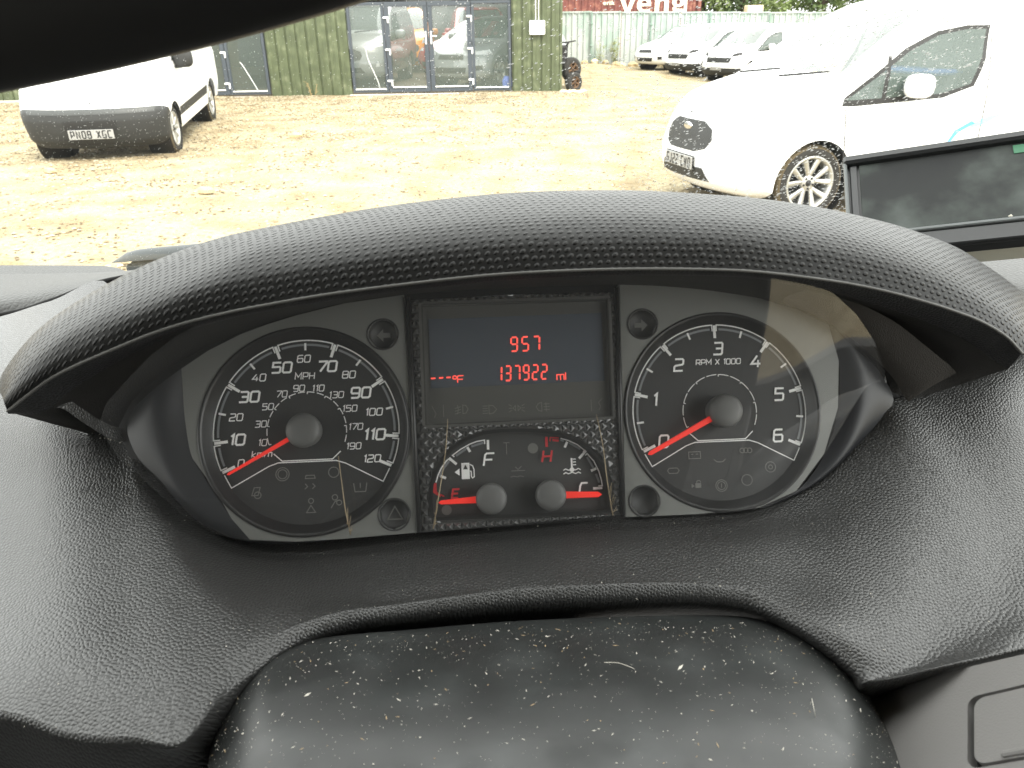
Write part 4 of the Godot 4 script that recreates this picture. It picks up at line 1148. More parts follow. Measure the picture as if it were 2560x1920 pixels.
func build_centre(c: Node) -> void:
	# knurled centre panel with the display window and the twin gauge
	var panel := to2([Vector3(-0.0484, 0.0575, 0.005), Vector3(0.0023, 0.0587, 0.005), Vector3(0.0544, 0.0585, 0.005), Vector3(0.0525, 0.0045, 0.005), Vector3(0.0508, -0.053, 0.005), Vector3(-0.0027, -0.0553, 0.005), Vector3(-0.0463, -0.0568, 0.005), Vector3(-0.0474, -0.0007, 0.005)])
	var win := to2([Vector3(-0.0427, 0.0545, 0.005), Vector3(0.0502, 0.0546, 0.005), Vector3(0.0492, -0.0041, 0.005), Vector3(-0.0426, -0.0047, 0.005)])
	var moon := to2([Vector3(-0.0416, -0.0419, 0.005), Vector3(-0.041, -0.0344, 0.005), Vector3(-0.0393, -0.0285, 0.005), Vector3(-0.0357, -0.0227, 0.005), Vector3(-0.0302, -0.0169, 0.005), Vector3(-0.0233, -0.0127, 0.005), Vector3(-0.0148, -0.0101, 0.005), Vector3(-0.0057, -0.0092, 0.005), Vector3(0.005, -0.0095, 0.005), Vector3(0.0157, -0.0105, 0.005), Vector3(0.0248, -0.0126, 0.005), Vector3(0.0338, -0.017, 0.005), Vector3(0.0404, -0.023, 0.005), Vector3(0.0446, -0.03, 0.005), Vector3(0.0462, -0.0369, 0.005), Vector3(0.0466, -0.0437, 0.005), Vector3(0.0466, -0.0497, 0.005), Vector3(0.045, -0.0514, 0.005), Vector3(0.0031, -0.051, 0.005), Vector3(-0.0395, -0.0506, 0.005), Vector3(-0.0413, -0.0487, 0.005)])
	var st := begin()
	for p in pieces(panel, [win, moon]): flat(st, p, 0.0045)
	walls(st, panel, -0.004, 0.0045)
	walls(st, win, 0.001, 0.0045, Transform3D(), true)
	walls(st, moon, -0.002, 0.0045, Transform3D(), true)
	var body := put("centre_panel", done(st), M.knurl, c)
	var frame: PackedVector2Array = Geometry2D.offset_polygon(win, 0.0012)[0]
	var mrim: PackedVector2Array = Geometry2D.offset_polygon(moon, 0.0011)[0]
	var u := (panel[2] - panel[0]).normalized()
	var v := Vector2(-u.y, u.x)
	var step := 0.0040
	st = begin()
	st.set_smooth_group(-1)
	for j in 42:
		for i in 38:
			var o: Vector2 = panel[0] + u * ((i + (0.5 if j % 2 else 0.0)) * step) - v * (j * step * 0.93 - 0.003)
			var sq := PackedVector2Array()
			for e in [Vector2(-.5, -.5), Vector2(.5, -.5), Vector2(.5, .5), Vector2(-.5, .5)]: sq.append(o + (u * e.x + v * e.y * 0.93) * step)
			var left: Array = minus(minus(Geometry2D.intersect_polygons(sq, panel), frame), mrim)
			for q in left:
				var m := Vector2.ZERO
				for w in q: m += w / q.size()
				if m.distance_to(o) > step * 0.3: continue
				for w in q.size():
					var p: Vector2 = q[w]
					var r: Vector2 = q[(w + 1) % q.size()]
					tri(st, Vector3(p.x, p.y, 0.0046), Vector3(r.x, r.y, 0.0046), Vector3(m.x, m.y, 0.0065), Vector3(0, 0, 1))
	var kn := put("knurling", done(st), M.knurl, body)
	stuff(kn)
	# rails beside the panel
	for l in [[Vector3(-0.0498, 0.0587, 0.006), Vector3(-0.0487, -0.0007, 0.006), Vector3(-0.0476, -0.0566, 0.006)], [Vector3(0.0553, 0.0602, 0.006), Vector3(0.0537, 0.0044, 0.006), Vector3(0.052, -0.053, 0.006)]]:
		st = begin()
		tube(st, l, 0.0012, 0.0012, 8)
		put("rail", done(st), M.ring, c)
	# display
	st = begin()
	ribbon(st, Array(frame), 0.0014, 0.0056, true)
	walls(st, frame, 0.004, 0.0056)
	put("window_frame", done(st), M.lcd_frame, body)
	st = begin()
	flat(st, frame, 0.0012)
	var disp := put("trip_display", done(st), M.lcd_frame, c)
	st = begin()
	flat(st, to2([Vector3(-0.0401, 0.0481, 0.0015), Vector3(0.0476, 0.0485, 0.0015), Vector3(0.0473, 0.0139, 0.0015), Vector3(-0.0399, 0.0133, 0.0015)]), 0.0016)
	put("screen", done(st), M.lcd, disp)
	var dr := (to2([Vector3(0.0455, 0.0015, 0), Vector3(-0.0406, 0.0009, 0)])[0] - to2([Vector3(-0.0406, 0.0009, 0)])[0]).normalized()
	put("digit_row", segments("957", to2([Vector3(0.0007, 0.0304, 0.002)])[0], dr, 0.0070, 0.0056, 0.0031), M.digit, disp, Vector3(0, 0, 0.0020))
	put("digit_row", segments("137922", to2([Vector3(-0.0073, 0.0157, 0.002)])[0], dr, 0.0072, 0.00455, 0.0026), M.digit, disp, Vector3(0, 0, 0.0020))
	var bars := []
	for p in [Vector3(-0.0386, 0.0182, 0), Vector3(-0.0347, 0.0183, 0), Vector3(-0.031, 0.0184, 0)]: bars.append([Vector2(p.x - .0011, p.y - .00004), Vector2(p.x + .0011, p.y + .00004)])
	put("digit_row", strokes(bars, 0.0007, 0.0020), M.digit, disp)
	var pf := Vector3(-0.0264, 0.0173, 0)
	put("unit", lettering("oF", 0.0034, 0.00048, 0.0, 1.1), M.digit, disp, Vector3(pf.x, pf.y, 0.0020))
	pf = Vector3(0.0256, 0.017, 0)
	put("unit", lettering("mi", 0.0040, 0.0005, 0.0), M.digit, disp, Vector3(pf.x, pf.y, 0.0020))
	var icons := []
	for e in [[Vector3(-0.0251, 0.0022, 0), 0], [Vector3(-0.0111, 0.0016, 0), 1], [Vector3(0.0024, 0.0018, 0), 2], [Vector3(0.0155, 0.0019, 0), 3]]:
		var p: Vector3 = e[0]
		if e[1] == 0:
			icons.append(arcs(p, [.6, 2.2, 2.2, 1.8, 3.2, 0, 2.2, -1.8, .6, -2.2, .6, 2.2]))
			for y in [1.4, 0, -1.4]: icons.append(arcs(p, [-.4, y, -3.4, y - .8]))
			icons.append(arcs(p, [-2, 2.2, -1.6, 0, -2.2, -2.4]))
		elif e[1] == 1:
			icons.append(arcs(p, [-.4, 2.2, 1.8, 1.8, 3.4, 0, 1.8, -1.8, -.4, -2.2, -.4, 2.2]))
			for y in [1.8, .6, -.6, -1.8]: icons.append(arcs(p, [-1.0, y, -3.6, y]))
		elif e[1] == 2:
			for s in [-1.0, 1.0]:
				icons.append(arcs(p, [s * .6, 1.3, s * .6, -1.3, s * 2.0, 0, s * .6, 1.3]))
				for y in [-1.0, 0.0, 1.0]: icons.append(arcs(p, [s * 2.4, y * .9, s * 4.0, y * 1.9]))
		else:
			icons.append(arcs(p, [-.6, 2.2, -2.2, 1.8, -3.4, 0, -2.2, -1.8, -.6, -2.2, -.6, 2.2]))
			for y in [1.4, 0, -1.4]: icons.append(arcs(p, [.4, y, 3.4, y]))
			icons.append(arcs(p, [1.6, 2.2, 1.6, -2.4]))
	icons.append(arcs(Vector3(-0.0378, 0.0015, 0), [-2, 3, -1, 1, 0, -1, -1, -3]))
	icons.append(arcs(Vector3(-0.0341, 0.0018, 0), [0, 3, 0, -3]))
	icons.append(arcs(Vector3(0.0399, 0.0017, 0), [0, 3, 0, -3]))
	icons.append(arcs(Vector3(0.0436, 0.002, 0), [2, 3, 0, 1, 1, -1, 0, -3]))
	put("warning_symbol", strokes(icons, 0.00036, 0.0016), M.print_faint, disp)
	# twin gauge
	st = begin()
	flat(st, moon, -0.001)
	var g := put("fuel_and_temperature_gauge", done(st), M.dial_low, c)
	st = begin()
	ribbon(st, Array(moon), 0.0016, 0.0052, true)
	walls(st, mrim, 0.003, 0.0052)
	put("bezel", done(st), M.ring, g)
	var zz := -0.0006
	put("scale_line", strokes([to2([Vector3(-0.0391, -0.0333, 0), Vector3(-0.038, -0.0298, 0), Vector3(-0.0362, -0.0263, 0), Vector3(-0.0336, -0.0229, 0), Vector3(-0.0323, -0.0219, 0), Vector3(-0.0316, -0.0229, 0)]), to2([Vector3(-0.0296, -0.0211, 0), Vector3(-0.0305, -0.0203, 0), Vector3(-0.0264, -0.0175, 0), Vector3(-0.0217, -0.0151, 0), Vector3(-0.018, -0.0139, 0), Vector3(-0.0143, -0.0134, 0), Vector3(-0.0143, -0.0154, 0)]), to2([Vector3(0.0238, -0.0141, 0), Vector3(0.028, -0.0155, 0), Vector3(0.0322, -0.0177, 0), Vector3(0.0356, -0.0206, 0), Vector3(0.0348, -0.0215, 0)]), to2([Vector3(0.0359, -0.0232, 0), Vector3(0.0368, -0.0223, 0), Vector3(0.04, -0.0262, 0), Vector3(0.0423, -0.0315, 0), Vector3(0.0433, -0.0358, 0), Vector3(0.0436, -0.0386, 0), Vector3(0.0416, -0.0387, 0)])], 0.0006, zz), M.print_white, g)
	put("scale_band", strokes([to2([Vector3(-0.0374, -0.0307, 0), Vector3(-0.0349, -0.0262, 0), Vector3(-0.0322, -0.023, 0)]), to2([Vector3(-0.0288, -0.0206, 0), Vector3(-0.0235, -0.0173, 0)]), to2([Vector3(-0.021, -0.0163, 0), Vector3(-0.0149, -0.0147, 0)]), to2([Vector3(0.0237, -0.0148, 0), Vector3(0.0254, -0.0154, 0)]), to2([Vector3(0.028, -0.0164, 0), Vector3(0.0336, -0.02, 0)]), to2([Vector3(0.0367, -0.024, 0), Vector3(0.0398, -0.03, 0)]), to2([Vector3(0.0407, -0.0326, 0), Vector3(0.0422, -0.037, 0)])], 0.0011, zz), M.print_grey, g)
	for t in [[Vector3(-0.0126, -0.0134, 0), Vector3(-0.0127, -0.0182, 0)], [Vector3(-0.023, -0.0165, 0), Vector3(-0.0217, -0.019, 0)], [Vector3(-0.0322, -0.0215, 0), Vector3(-0.0286, -0.0248, 0)], [Vector3(-0.0368, -0.0302, 0), Vector3(-0.0341, -0.0314, 0)], [Vector3(0.0271, -0.016, 0), Vector3(0.0257, -0.0188, 0)], [Vector3(0.0364, -0.0208, 0), Vector3(0.0326, -0.0246, 0)], [Vector3(0.0383, -0.031, 0), Vector3(0.041, -0.0299, 0)], [Vector3(0.0389, -0.0398, 0), Vector3(0.0436, -0.0397, 0)]]:
		put("tick", strokes([to2(t)], 0.00125, zz), M.print_white, g)
	for t in [[Vector3(0.0167, -0.013, 0), Vector3(0.0167, -0.0181, 0)], [Vector3(-0.0394, -0.0336, 0), Vector3(-0.04, -0.0378, 0), Vector3(-0.0369, -0.0401, 0)]]:
		put("tick", strokes([to2(t)], 0.0013, zz), M.print_red, g)
	put("scale_line", strokes([to2([Vector3(0.0184, -0.0154, 0), Vector3(0.0187, -0.0135, 0), Vector3(0.023, -0.0139, 0)]), to2([Vector3(-0.0392, -0.0347, 0), Vector3(-0.039, -0.0382, 0), Vector3(-0.0353, -0.0403, 0)])], 0.0006, zz), M.print_red, g)
	put("scale_band", strokes([to2([Vector3(0.0197, -0.0148, 0), Vector3(0.0229, -0.0153, 0)])], 0.0011, zz), M.print_red, g)
	for n in [["F", Vector3(-0.0128, -0.0231, 0), M.print_white, 0.0060], ["H", Vector3(0.0165, -0.0228, 0), M.print_red, 0.0056], ["E", Vector3(-0.0298, -0.0391, 0), M.print_red, 0.0042], ["c", Vector3(0.0338, -0.0392, 0), M.print_white, 0.0048]]:
		word(g, n[0], n[1] + Vector3(0, 0, 0), n[3], 0.0009, n[2], 0.18, 1.0)
	# pump and thermometer signs
	var p := Vector3(-0.0243, -0.0287, 0)
	st = begin()
	for q in pieces(rect2(p.x - .0020, p.y - .0036, p.x + .0020, p.y + .0044), [rect2(p.x - .0012, p.y + .0012, p.x + .0012, p.y + .0036)]): flat(st, q, zz)
	flat(st, PackedVector2Array([Vector2(p.x - .0054, p.y), Vector2(p.x - .0030, p.y + .0018), Vector2(p.x - .0030, p.y - .0018)]), zz)
	ribbon(st, arcs(p, [2.2, 3.6, 3.6, 2.8, 4.2, 1.0, 4.2, -2.6, 3.4, -3.2, 2.8, -2.4, 2.8, 0, 2.2, .4]), 0.0005, zz)
	put("pump_symbol", done(st), M.print_white, g)
	p = Vector3(0.0288, -0.0286, 0)
	st = begin()
	ribbon(st, arcs(p, [0, 4.4, 0, -1.2]), 0.0009, zz)
	flat(st, circle(Vector2(p.x, p.y - .0014), .0012, 14), zz)
	for y in [3.8, 2.4, 1.0]: ribbon(st, arcs(p, [.6, y, 2.2, y]), 0.0005, zz)
	for y in [-1.2, -3.0]: ribbon(st, arcs(p, [-4.4, y - .4, -3.2, y + .3, -1.8, y - .4, 0, y + (0.0 if y > -2 else .3), 1.8, y - .4, 3.2, y + .3, 4.4, y - .4]), 0.00045, zz)
	put("thermometer_symbol", done(st), M.print_white, g)
	for e in [[Vector3(0.0097, -0.0185, 0), .0026], [Vector3(-0.0343, -0.047, 0), .0025]]:
		var cst := begin()
		flat(cst, circle(Vector2(e[0].x, e[0].y), e[1], 24), zz)
		put("lamp_spot", done(cst), M.arrow, g)
	put("warning_symbol", strokes([arcs(Vector3(-0.0035, -0.018, 0), [0, 3, 0, -3]), arcs(Vector3(-0.0035, -0.018, 0), [-1.6, 2.8, 1.6, 2.8]), arcs(Vector3(0.0018, -0.0289, 0), [-3.4, -.4, 3.4, -.4]), arcs(Vector3(0.0018, -0.0289, 0), [-1.4, 1.6, 0, .2, 1.8, 1.8]), arcs(Vector3(0.0012, -0.0324, 0), [-3.4, 0, -1.6, .5, 0, 0, 1.6, .5, 3.4, 0])], 0.00036, zz), M.print_faint, g)
	var k0 := to2([Vector3(-0.0123, -0.0421, 0.0095)])[0]
	var k1 := to2([Vector3(0.0167, -0.0418, 0.0095)])[0]
	var t0 := to2([Vector3(-0.038, -0.0429, 0.006)])[0]
	var t1 := to2([Vector3(0.0421, -0.0426, 0.006)])[0]
	needle(g, k0, t0, 0.006, 0.0034, 0.0019, 0.0062)
	needle(g, k1, t1, 0.006, 0.0034, 0.0026, 0.0062)
	knob(g, k0, 0.0076, 0.0105)
	knob(g, k1, 0.0076, 0.0105)

func build_cab_things() -> void:
	# straws lying on the clear cover
	var straws := [[[Vector3(-0.0816, -0.0186, 0.029), Vector3(-0.0804, -0.0301, 0.029), Vector3(-0.079, -0.0427, 0.029), Vector3(-0.078, -0.0545, 0.022)], "curved dry straw lying over the lower half of the speedometer"], [[Vector3(-0.0315, -0.0038, 0.029), Vector3(-0.0332, -0.0196, 0.029), Vector3(-0.0368, -0.0384, 0.029), Vector3(-0.0401, -0.0538, 0.022)], "dry straw standing at the left side of the fuel gauge"], [[Vector3(0.0375, -0.0044, 0.029), Vector3(0.0397, -0.0185, 0.029), Vector3(0.0409, -0.0356, 0.029), Vector3(0.0439, -0.0517, 0.022)], "dry straw hanging at the right side of the temperature gauge"]]
	var xf: Transform3D = Transform3D(Vector3(0.99787, -0.007713, -0.064784), Vector3(-0.026347, 0.860772, -0.508309), Vector3(0.059685, 0.508933, 0.858735), Vector3(-0.00024, 1.42458, -0.343))
	for s in straws:
		var pts := []
		for p in refine(s[0], 14): pts.append(xf * p)
		var st := begin()
		tube(st, pts, 0.00013, 0.00032, 6)
		var rr := RandomNumberGenerator.new()
		rr.seed = 5
		for k in 7:
			var b: Vector3 = pts[13 - k % 4].lerp(pts[12 - k % 4], rr.randf())
			tube(st, [b, b + Vector3(rr.randf_range(-.003, .003), rr.randf_range(.002, .006), rr.randf_range(-.001, .002))], 0.00022, 0.00008, 4)
		tag(put("dry_straw", done(st), M.straw), s[1], "straw", "dry straws on the instrument panel")
	# crumbs and dust
	rng.seed = 3
	var at := []
	for k in 420:
		var a := rng.randf()
		var p: Vector3 = Vector3(-0.1437, 1.3905, -0.283).lerp(Vector3(0.1693, 1.3712, -0.2519), a) + Vector3(0, 0.012, 0.0)
		p = Vector3(-0.1576, 1.3925, -0.2585) if false else p
		at.append([a, rng.randf(), rng.randf()])
	var pad: MeshInstance3D = get_node("dashboard/lower_pad")
	var vs: PackedVector3Array = pad.mesh.surface_get_arrays(0)[Mesh.ARRAY_VERTEX]
	var ns: PackedVector3Array = pad.mesh.surface_get_arrays(0)[Mesh.ARRAY_NORMAL]
	var list := []
	for k in 300:
		var i: int = rng.randi_range(0, vs.size() / 3 - 1) * 3
		if ns[i].y < 0.1: continue
		var w := Vector3(rng.randf(), rng.randf(), rng.randf())
		w /= w.x + w.y + w.z
		var s: float = 0.0001 + 0.00016 * pow(rng.randf(), 3.0)
		list.append(Transform3D(Basis(Vector3.UP, rng.randf() * TAU) * Basis.from_scale(Vector3(s * rng.randf_range(1.0, 2.2), s * 0.7, s)), vs[i] * w.x + vs[i + 1] * w.y + vs[i + 2] * w.z + ns[i] * s * 0.4))
	for e in [[Vector3(-0.1936, 1.4156, -0.3399), Vector3(-0.1887, 1.4138, -0.3358), 60], [Vector3(-0.2329, 1.4251, -0.351), Vector3(-0.1948, 1.4135, -0.3389), 70]]:
		for k in e[2]:
			var s: float = 0.00025 + 0.0004 * rng.randf()
			list.append(Transform3D(Basis(Vector3.UP, rng.randf() * TAU) * Basis.from_scale(Vector3(s, s * .7, s)), e[0].lerp(e[1], rng.randf()) + Vector3(rng.randf_range(-.003, .003), rng.randf_range(-.002, .002), rng.randf_range(0, .004))))
	scatter("dust_specks", "pale dust specks scattered over the grained lower dash", list, M.crumb)
	# steering wheel: the rim close to the eye
	var w := thing("van_steering_wheel", "black steering wheel rim, close and blurred, across the top corner of the view", "steering wheel")
	var b := Vector3(-0.095, 1.6117, -0.2427)
	var ey := (Vector3(-0.043, 1.6226, -0.2478) - Vector3(-0.147, 1.6008, -0.2376)).normalized()
	var back := (Vector3(0, 1.6, 0) - b).normalized()
	back = (back - ey * back.dot(ey)).normalized()
	var rise := ey.cross(back).normalized()
	if rise.y < 0.0: rise = -rise
	var ex := back * cos(0.27) + rise * sin(0.27)
	var rad := 0.19
	var ctr := b + ex * rad
	var ring := []
	for k in 97: ring.append(ctr + (ex * cos(TAU * k / 96.0) + ey * sin(TAU * k / 96.0)) * rad)
	var st := begin()
	tube(st, ring, 0.0175, 0.0175, 20)
	put("rim", done(st), M.rim, w)
	# dark screen leaning on the dash at the right
	var t := thing("tablet_screen", "dusty dark tablet screen propped on the dash beside the windscreen", "tablet")
	var tf: Transform3D = Transform3D(Vector3(0.918565, 0.191794, 0.34562), Vector3(0.152032, 0.635692, -0.756823), Vector3(-0.364862, 0.747737, 0.554766), Vector3(0.285238, 1.491499, -0.672118))
	t.transform = tf
	put("case", boxmesh(Vector3(0.1125, -0.049, -0.007), Vector3(0.225, 0.098, 0.012), 0.0015), M.tablet, t)
	put("top_bar", boxmesh(Vector3(0.1125, -0.0042, 0.002), Vector3(0.225, 0.0084, 0.008), 0.002), M.tablet, t)
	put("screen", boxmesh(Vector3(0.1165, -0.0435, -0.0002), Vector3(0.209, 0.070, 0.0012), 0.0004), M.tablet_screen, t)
	put("side_bar", boxmesh(Vector3(0.0014, -0.049, 0.001), Vector3(0.0028, 0.098, 0.006), 0.0010), M.tablet_edge, t)
	put("side_bar", boxmesh(Vector3(0.0075, -0.052, 0.0000), Vector3(0.006, 0.086, 0.003), 0.0008), M.tablet, t)
	put("trim_strip", boxmesh(Vector3(0.1125, -0.0812, 0.001), Vector3(0.225, 0.0032, 0.004), 0.0008), M.tablet_edge, t)
	put("bottom_bar", boxmesh(Vector3(0.1125, -0.0905, -0.0005), Vector3(0.225, 0.014, 0.004), 0.0010), M.tablet, t)
	var sp := Vector3(0.1276, -0.0149, 0)
	put("sticker", boxmesh(Vector3(sp.x, sp.y, 0.0008), Vector3(0.012, 0.008, 0.0006), 0.0), M.sticker_green, t)
	var cp := tf * (Vector3(0.1124, -0.078, 0) + Vector3(0, 0, 0.001))
	tag(put("crumb", grit_mesh(), M.crumb, null, cp), "pale yellow crumb stuck on the dark tablet screen", "crumb").scale = Vector3(.0021, .0019, .001)
	var bs := tf.basis
	var pp := begin()
	box(pp, Vector3(0.3969, 1.4346, -0.5849), Vector3(0.085, 0.0030, 0.02), 0.001, bs)
	tag(put("folded_paper", done(pp), M.paper), "cream folded paper lying under the dark tablet", "paper")
	# wiper pivot beyond the screen
	var wp := thing("windscreen_wiper", "grey windscreen wiper arm head beyond the dash, beside the hood", "wiper")
	var p0 := Vector3(-0.5611, 1.3022, -1.0748)
	var p1 := Vector3(-0.4559, 1.312, -1.0573)
	var wx := (p1 - p0).normalized()
	var wb := Basis(wx, Vector3.UP, wx.cross(Vector3.UP))
	var sec := []
	for k in 9:
		var f := k / 8.0
		var cy := lerpf(0.006, 0.0085, f)
		var hh := 0.014 * sqrt(clampf(1.0 - pow(1.0 - minf(1.0, f * 3.0), 2.0), 0.02, 1.0))
		var row := []
		for j in 11:
			var an := PI * j / 10.0
			row.append(p0 + wx * (f * 0.15) + Vector3.UP * (cy - 0.004 + sin(an) * hh) + wb.z * (cos(an) * 0.013))
		sec.append(row)
	st = begin()
	sheet(st, sec, Vector3(0, 3, 0))
	put("arm_head", done(st), M.grey_plastic, wp)
	put("arm", boxmesh((p0 + p1) * 0.5 + wx * 0.10 + Vector3(0, -0.004, 0), Vector3(0.26, 0.008, 0.014), 0.002, wb), M.grey_plastic, wp)
	put("pivot", boxmesh(p0 + wx * 0.03 + Vector3(0, -0.010, 0), Vector3(0.028, 0.014, 0.018), 0.003, wb), M.grey_plastic, wp)
	# windscreen with the dust on it
	var wl := Vector3(-1.22, 1.14, -1.17)
	var wr := Vector3(0.80, 1.14, -1.17)
	var up := Vector3(0, 1.08, 0.97)
	st = begin()
	quad(st, wl, wr, wr + up, wl + up, Vector3(0, 0.6, -0.8))
	tag(put("windscreen", done(st), M.screen_glass), "clear raked van windscreen speckled with dust and dried drops", "windscreen")
	rng.seed = 21
	var nrm := up.cross(Vector3.RIGHT).normalized()
	if nrm.z < 0: nrm = -nrm
	var un := up.normalized()
	at = []
	var lumps := FastNoiseLite.new()
	lumps.seed = 4
	lumps.frequency = 2.2
	for k in 42000:
		var s := pow(rng.randf(), 0.9)
		var x := rng.randf_range(-0.66, 0.62)
		var y := rng.randf_range(0.09, 0.62)
		var dens := 0.55 + 0.7 * lumps.get_noise_2d(x, y) + (0.4 if x > 0.15 else 0.0)
		if rng.randf() > dens: continue
		var size: float = 0.00038 + 0.00055 * pow(rng.randf(), 2.5)
		if x > 0.1 and rng.randf() < 0.5: size *= 1.3
		if x < -0.15: size *= 0.56
		var long: float = rng.randf_range(1.0, 1.6) if x < 0.0 else rng.randf_range(1.4, 3.2)
		var an := rng.randf_range(0.2, 0.9)
		var dx := (Vector3.RIGHT * cos(an) + un * sin(an))
		var dy := nrm.cross(dx)
		at.append(Transform3D(Basis(dx * size * long, dy * size, nrm * size * 0.3), wl + Vector3.RIGHT * (x + 1.22) + up * y + nrm * 0.0004))
	scatter("windscreen_dust", "white dust specks and dried drops on the windscreen", at, M.speck)
	# the cab round the driver
	var cab := thing("van_cab", "grey cab of the van around the driver with side windows", "van cab")
	put("roof", boxmesh(Vector3(-0.21, 2.26, 0.42), Vector3(2.1, 0.05, 1.22), 0.0), M.cab, cab)
	put("bulkhead", boxmesh(Vector3(-0.21, 1.25, 1.02), Vector3(2.1, 2.1, 0.05), 0.0), M.cab_dark, cab)
	put("floor", boxmesh(Vector3(-0.21, 0.32, -0.05), Vector3(2.1, 0.05, 2.2), 0.0), M.cab_dark, cab)
	put("firewall", boxmesh(Vector3(-0.21, 0.70, -1.22), Vector3(2.1, 0.86, 0.05), 0.0), M.cab, cab)
	for x in [-1.26, 0.84]:
		st = begin()
		box(st, Vector3(x, 0.82, -0.08), Vector3(0.05, 0.95, 2.2))
		box(st, Vector3(x, 1.77, 0.86), Vector3(0.05, 0.95, 0.30))
		box(st, Vector3(x, 2.17, 0.16), Vector3(0.05, 0.15, 1.1))
		var dr := put("door", done(st), M.cab_dark, cab)

# ------------------------------------------------------------------ ground
var anchors := [[0, 0, -.05], [2.7, -6.9, -.01], [5.2, -7.2, .0], [-4.98, -10.60, 0.14], [-5.48, -13.15, 0.27], [-6, -17, .36], [-2, -17.1, .35], [1.2, -17.1, .36], [2.6, -31, .28], [5.5, -31, .12], [6.5, -24.6, .0], [6.0, -18.5, .06], [5.2, -28.6, .10], [-7, -4, .1], [12, -14, .15], [1.0, -12, .22]]

func ground_y(x: float, z: float) -> float:
	var s := 0.0
	var h := 0.0
	for a in anchors:
		var d: float = (x - a[0]) * (x - a[0]) + (z - a[1]) * (z - a[1]) + 0.6
		var w: float = 1.0 / (d * d)
		s += w
		h += w * a[2]
	s += 1e-4
	h += 1e-4 * 0.15
	return h / s

func build_ground() -> void:
	var xs := []
	var zs := []
	var v := -14.0
	while v <= 18.0:
		xs.append(v)
		v += 0.25
	v = -36.0
	while v <= 4.0:
		zs.append(v)
		v += 0.25
	for e in [-600.0, -150.0, -60.0, -30.0, -20.0]: xs.append(e)
	for e in [24.0, 35.0, 70.0, 160.0, 600.0]: xs.append(e)
	for e in [-900.0, -260.0, -110.0, -65.0, -45.0, 12.0, 40.0, 200.0]: zs.append(e)
	xs.sort()
	zs.sort()
	var n := FastNoiseLite.new()
	n.seed = 8
	n.frequency = 0.35
	n.fractal_octaves = 4
	var rut := FastNoiseLite.new()
	rut.seed = 2
	rut.frequency = 1.1
	var st := begin()
	st.set_smooth_group(0)
	var pos := []
	for z in zs:
		var row := []
		for x in xs:
			var y := ground_y(x, z)
			if x > -14 and x < 18 and z > -36 and z < 4: y += n.get_noise_2d(x, z) * 0.035 + rut.get_noise_2d(x * 0.5 + z * 0.35, z * 1.6) * 0.016
			row.append(Vector3(x, y, z))
		pos.append(row)
	for j in zs.size() - 1:
		for i in xs.size() - 1:
			for k in [[0, 0], [0, 1], [1, 1], [0, 0], [1, 1], [1, 0]]:
				var p: Vector3 = pos[j + k[0]][i + k[1]]
				st.set_uv(Vector2(p.x, p.z))
				st.set_uv2(Vector2(p.x * 0.97 + p.z * 0.2, p.z * 0.97 - p.x * 0.2))
				st.add_vertex(p)
	var g := put("ground", done(st), M.ground)
	g.set_meta("kind", "structure")
	tag(g, "bare tan gravel and dirt yard with wheel ruts")
	# loose stones
	rng.seed = 17
	for k in 4:
		var at := []
		for i in 26000:
			var x := rng.randf_range(-11.0, 3.2)
			var z := rng.randf_range(-17.0, -4.0)
			var near_wall := clampf((-z - 8.0) / 9.0, 0.0, 1.0)
			var p := 0.10 + 0.9 * pow(near_wall, 1.4) * clampf((1.8 - x) / 2.5, 0.15, 1.0)
			if x < -2.0 and z > -12.0: p += 0.25
			if rng.randf() > p: continue
			var s: float = (0.007 + 0.020 * pow(rng.randf(), 2.0)) * [1.0, .7, 1.0, .6][k]
			at.append(Transform3D(Basis(Vector3.UP, rng.randf() * TAU) * Basis.from_scale(Vector3(s * rng.randf_range(.8, 1.5), s * .55, s)), Vector3(x, ground_y(x, z) + n.get_noise_2d(x, z) * 0.035 + s * 0.15, z)))
		scatter("loose_gravel", ["tan gravel strewn over the yard before the green workshop", "brown gravel strewn over the yard before the green workshop", "pale gravel strewn over the yard before the green workshop", "dark gravel strewn over the yard before the green workshop"][k], at, M["pebble%d" % k])
	for r in [[Vector3(-3.0037, 0.1, -7.7588), .09, "pale stone lying alone on the dirt behind the hood"], [Vector3(-3.0577, 0.18, -11.6099), .10, "pale stone on the gravel right of the front wheel of the black bumpered van"], [Vector3(-5.2629, 0.1, -9.0924), .07, "small stone on the dirt below the black bumper"]]:
		var p: Vector3 = r[0]
		p.y = ground_y(p.x, p.z) + 0.02
		var o := put("stone", rock_mesh(int(p.x * 100)), M.rubble, null, p)
		o.scale = Vector3(r[1], r[1] * 0.5, r[1] * 0.7)
		tag(o, r[2], "stone", "stones lying in the yard")

func rock_mesh(seed: int) -> ArrayMesh:
	var n := FastNoiseLite.new()
	n.seed = seed
	n.frequency = 0.9
	var st := begin()
	st.set_smooth_group(-1)
	var grid := []
	for j in 6:
		var row := []
		for i in 9:
			var a := TAU * (i % 8) / 8.0
			var b := PI * j / 5.0 - PI / 2
			var p := Vector3(cos(a) * cos(b), sin(b), sin(a) * cos(b))
			row.append(p * (1.0 + 0.45 * n.get_noise_3dv(p)))
		grid.append(row)
	for j in 5:
		for i in 8: quad(st, grid[j][i], grid[j][i + 1], grid[j + 1][i + 1], grid[j + 1][i], grid[j][i] + grid[j + 1][i + 1])
	return done(st)

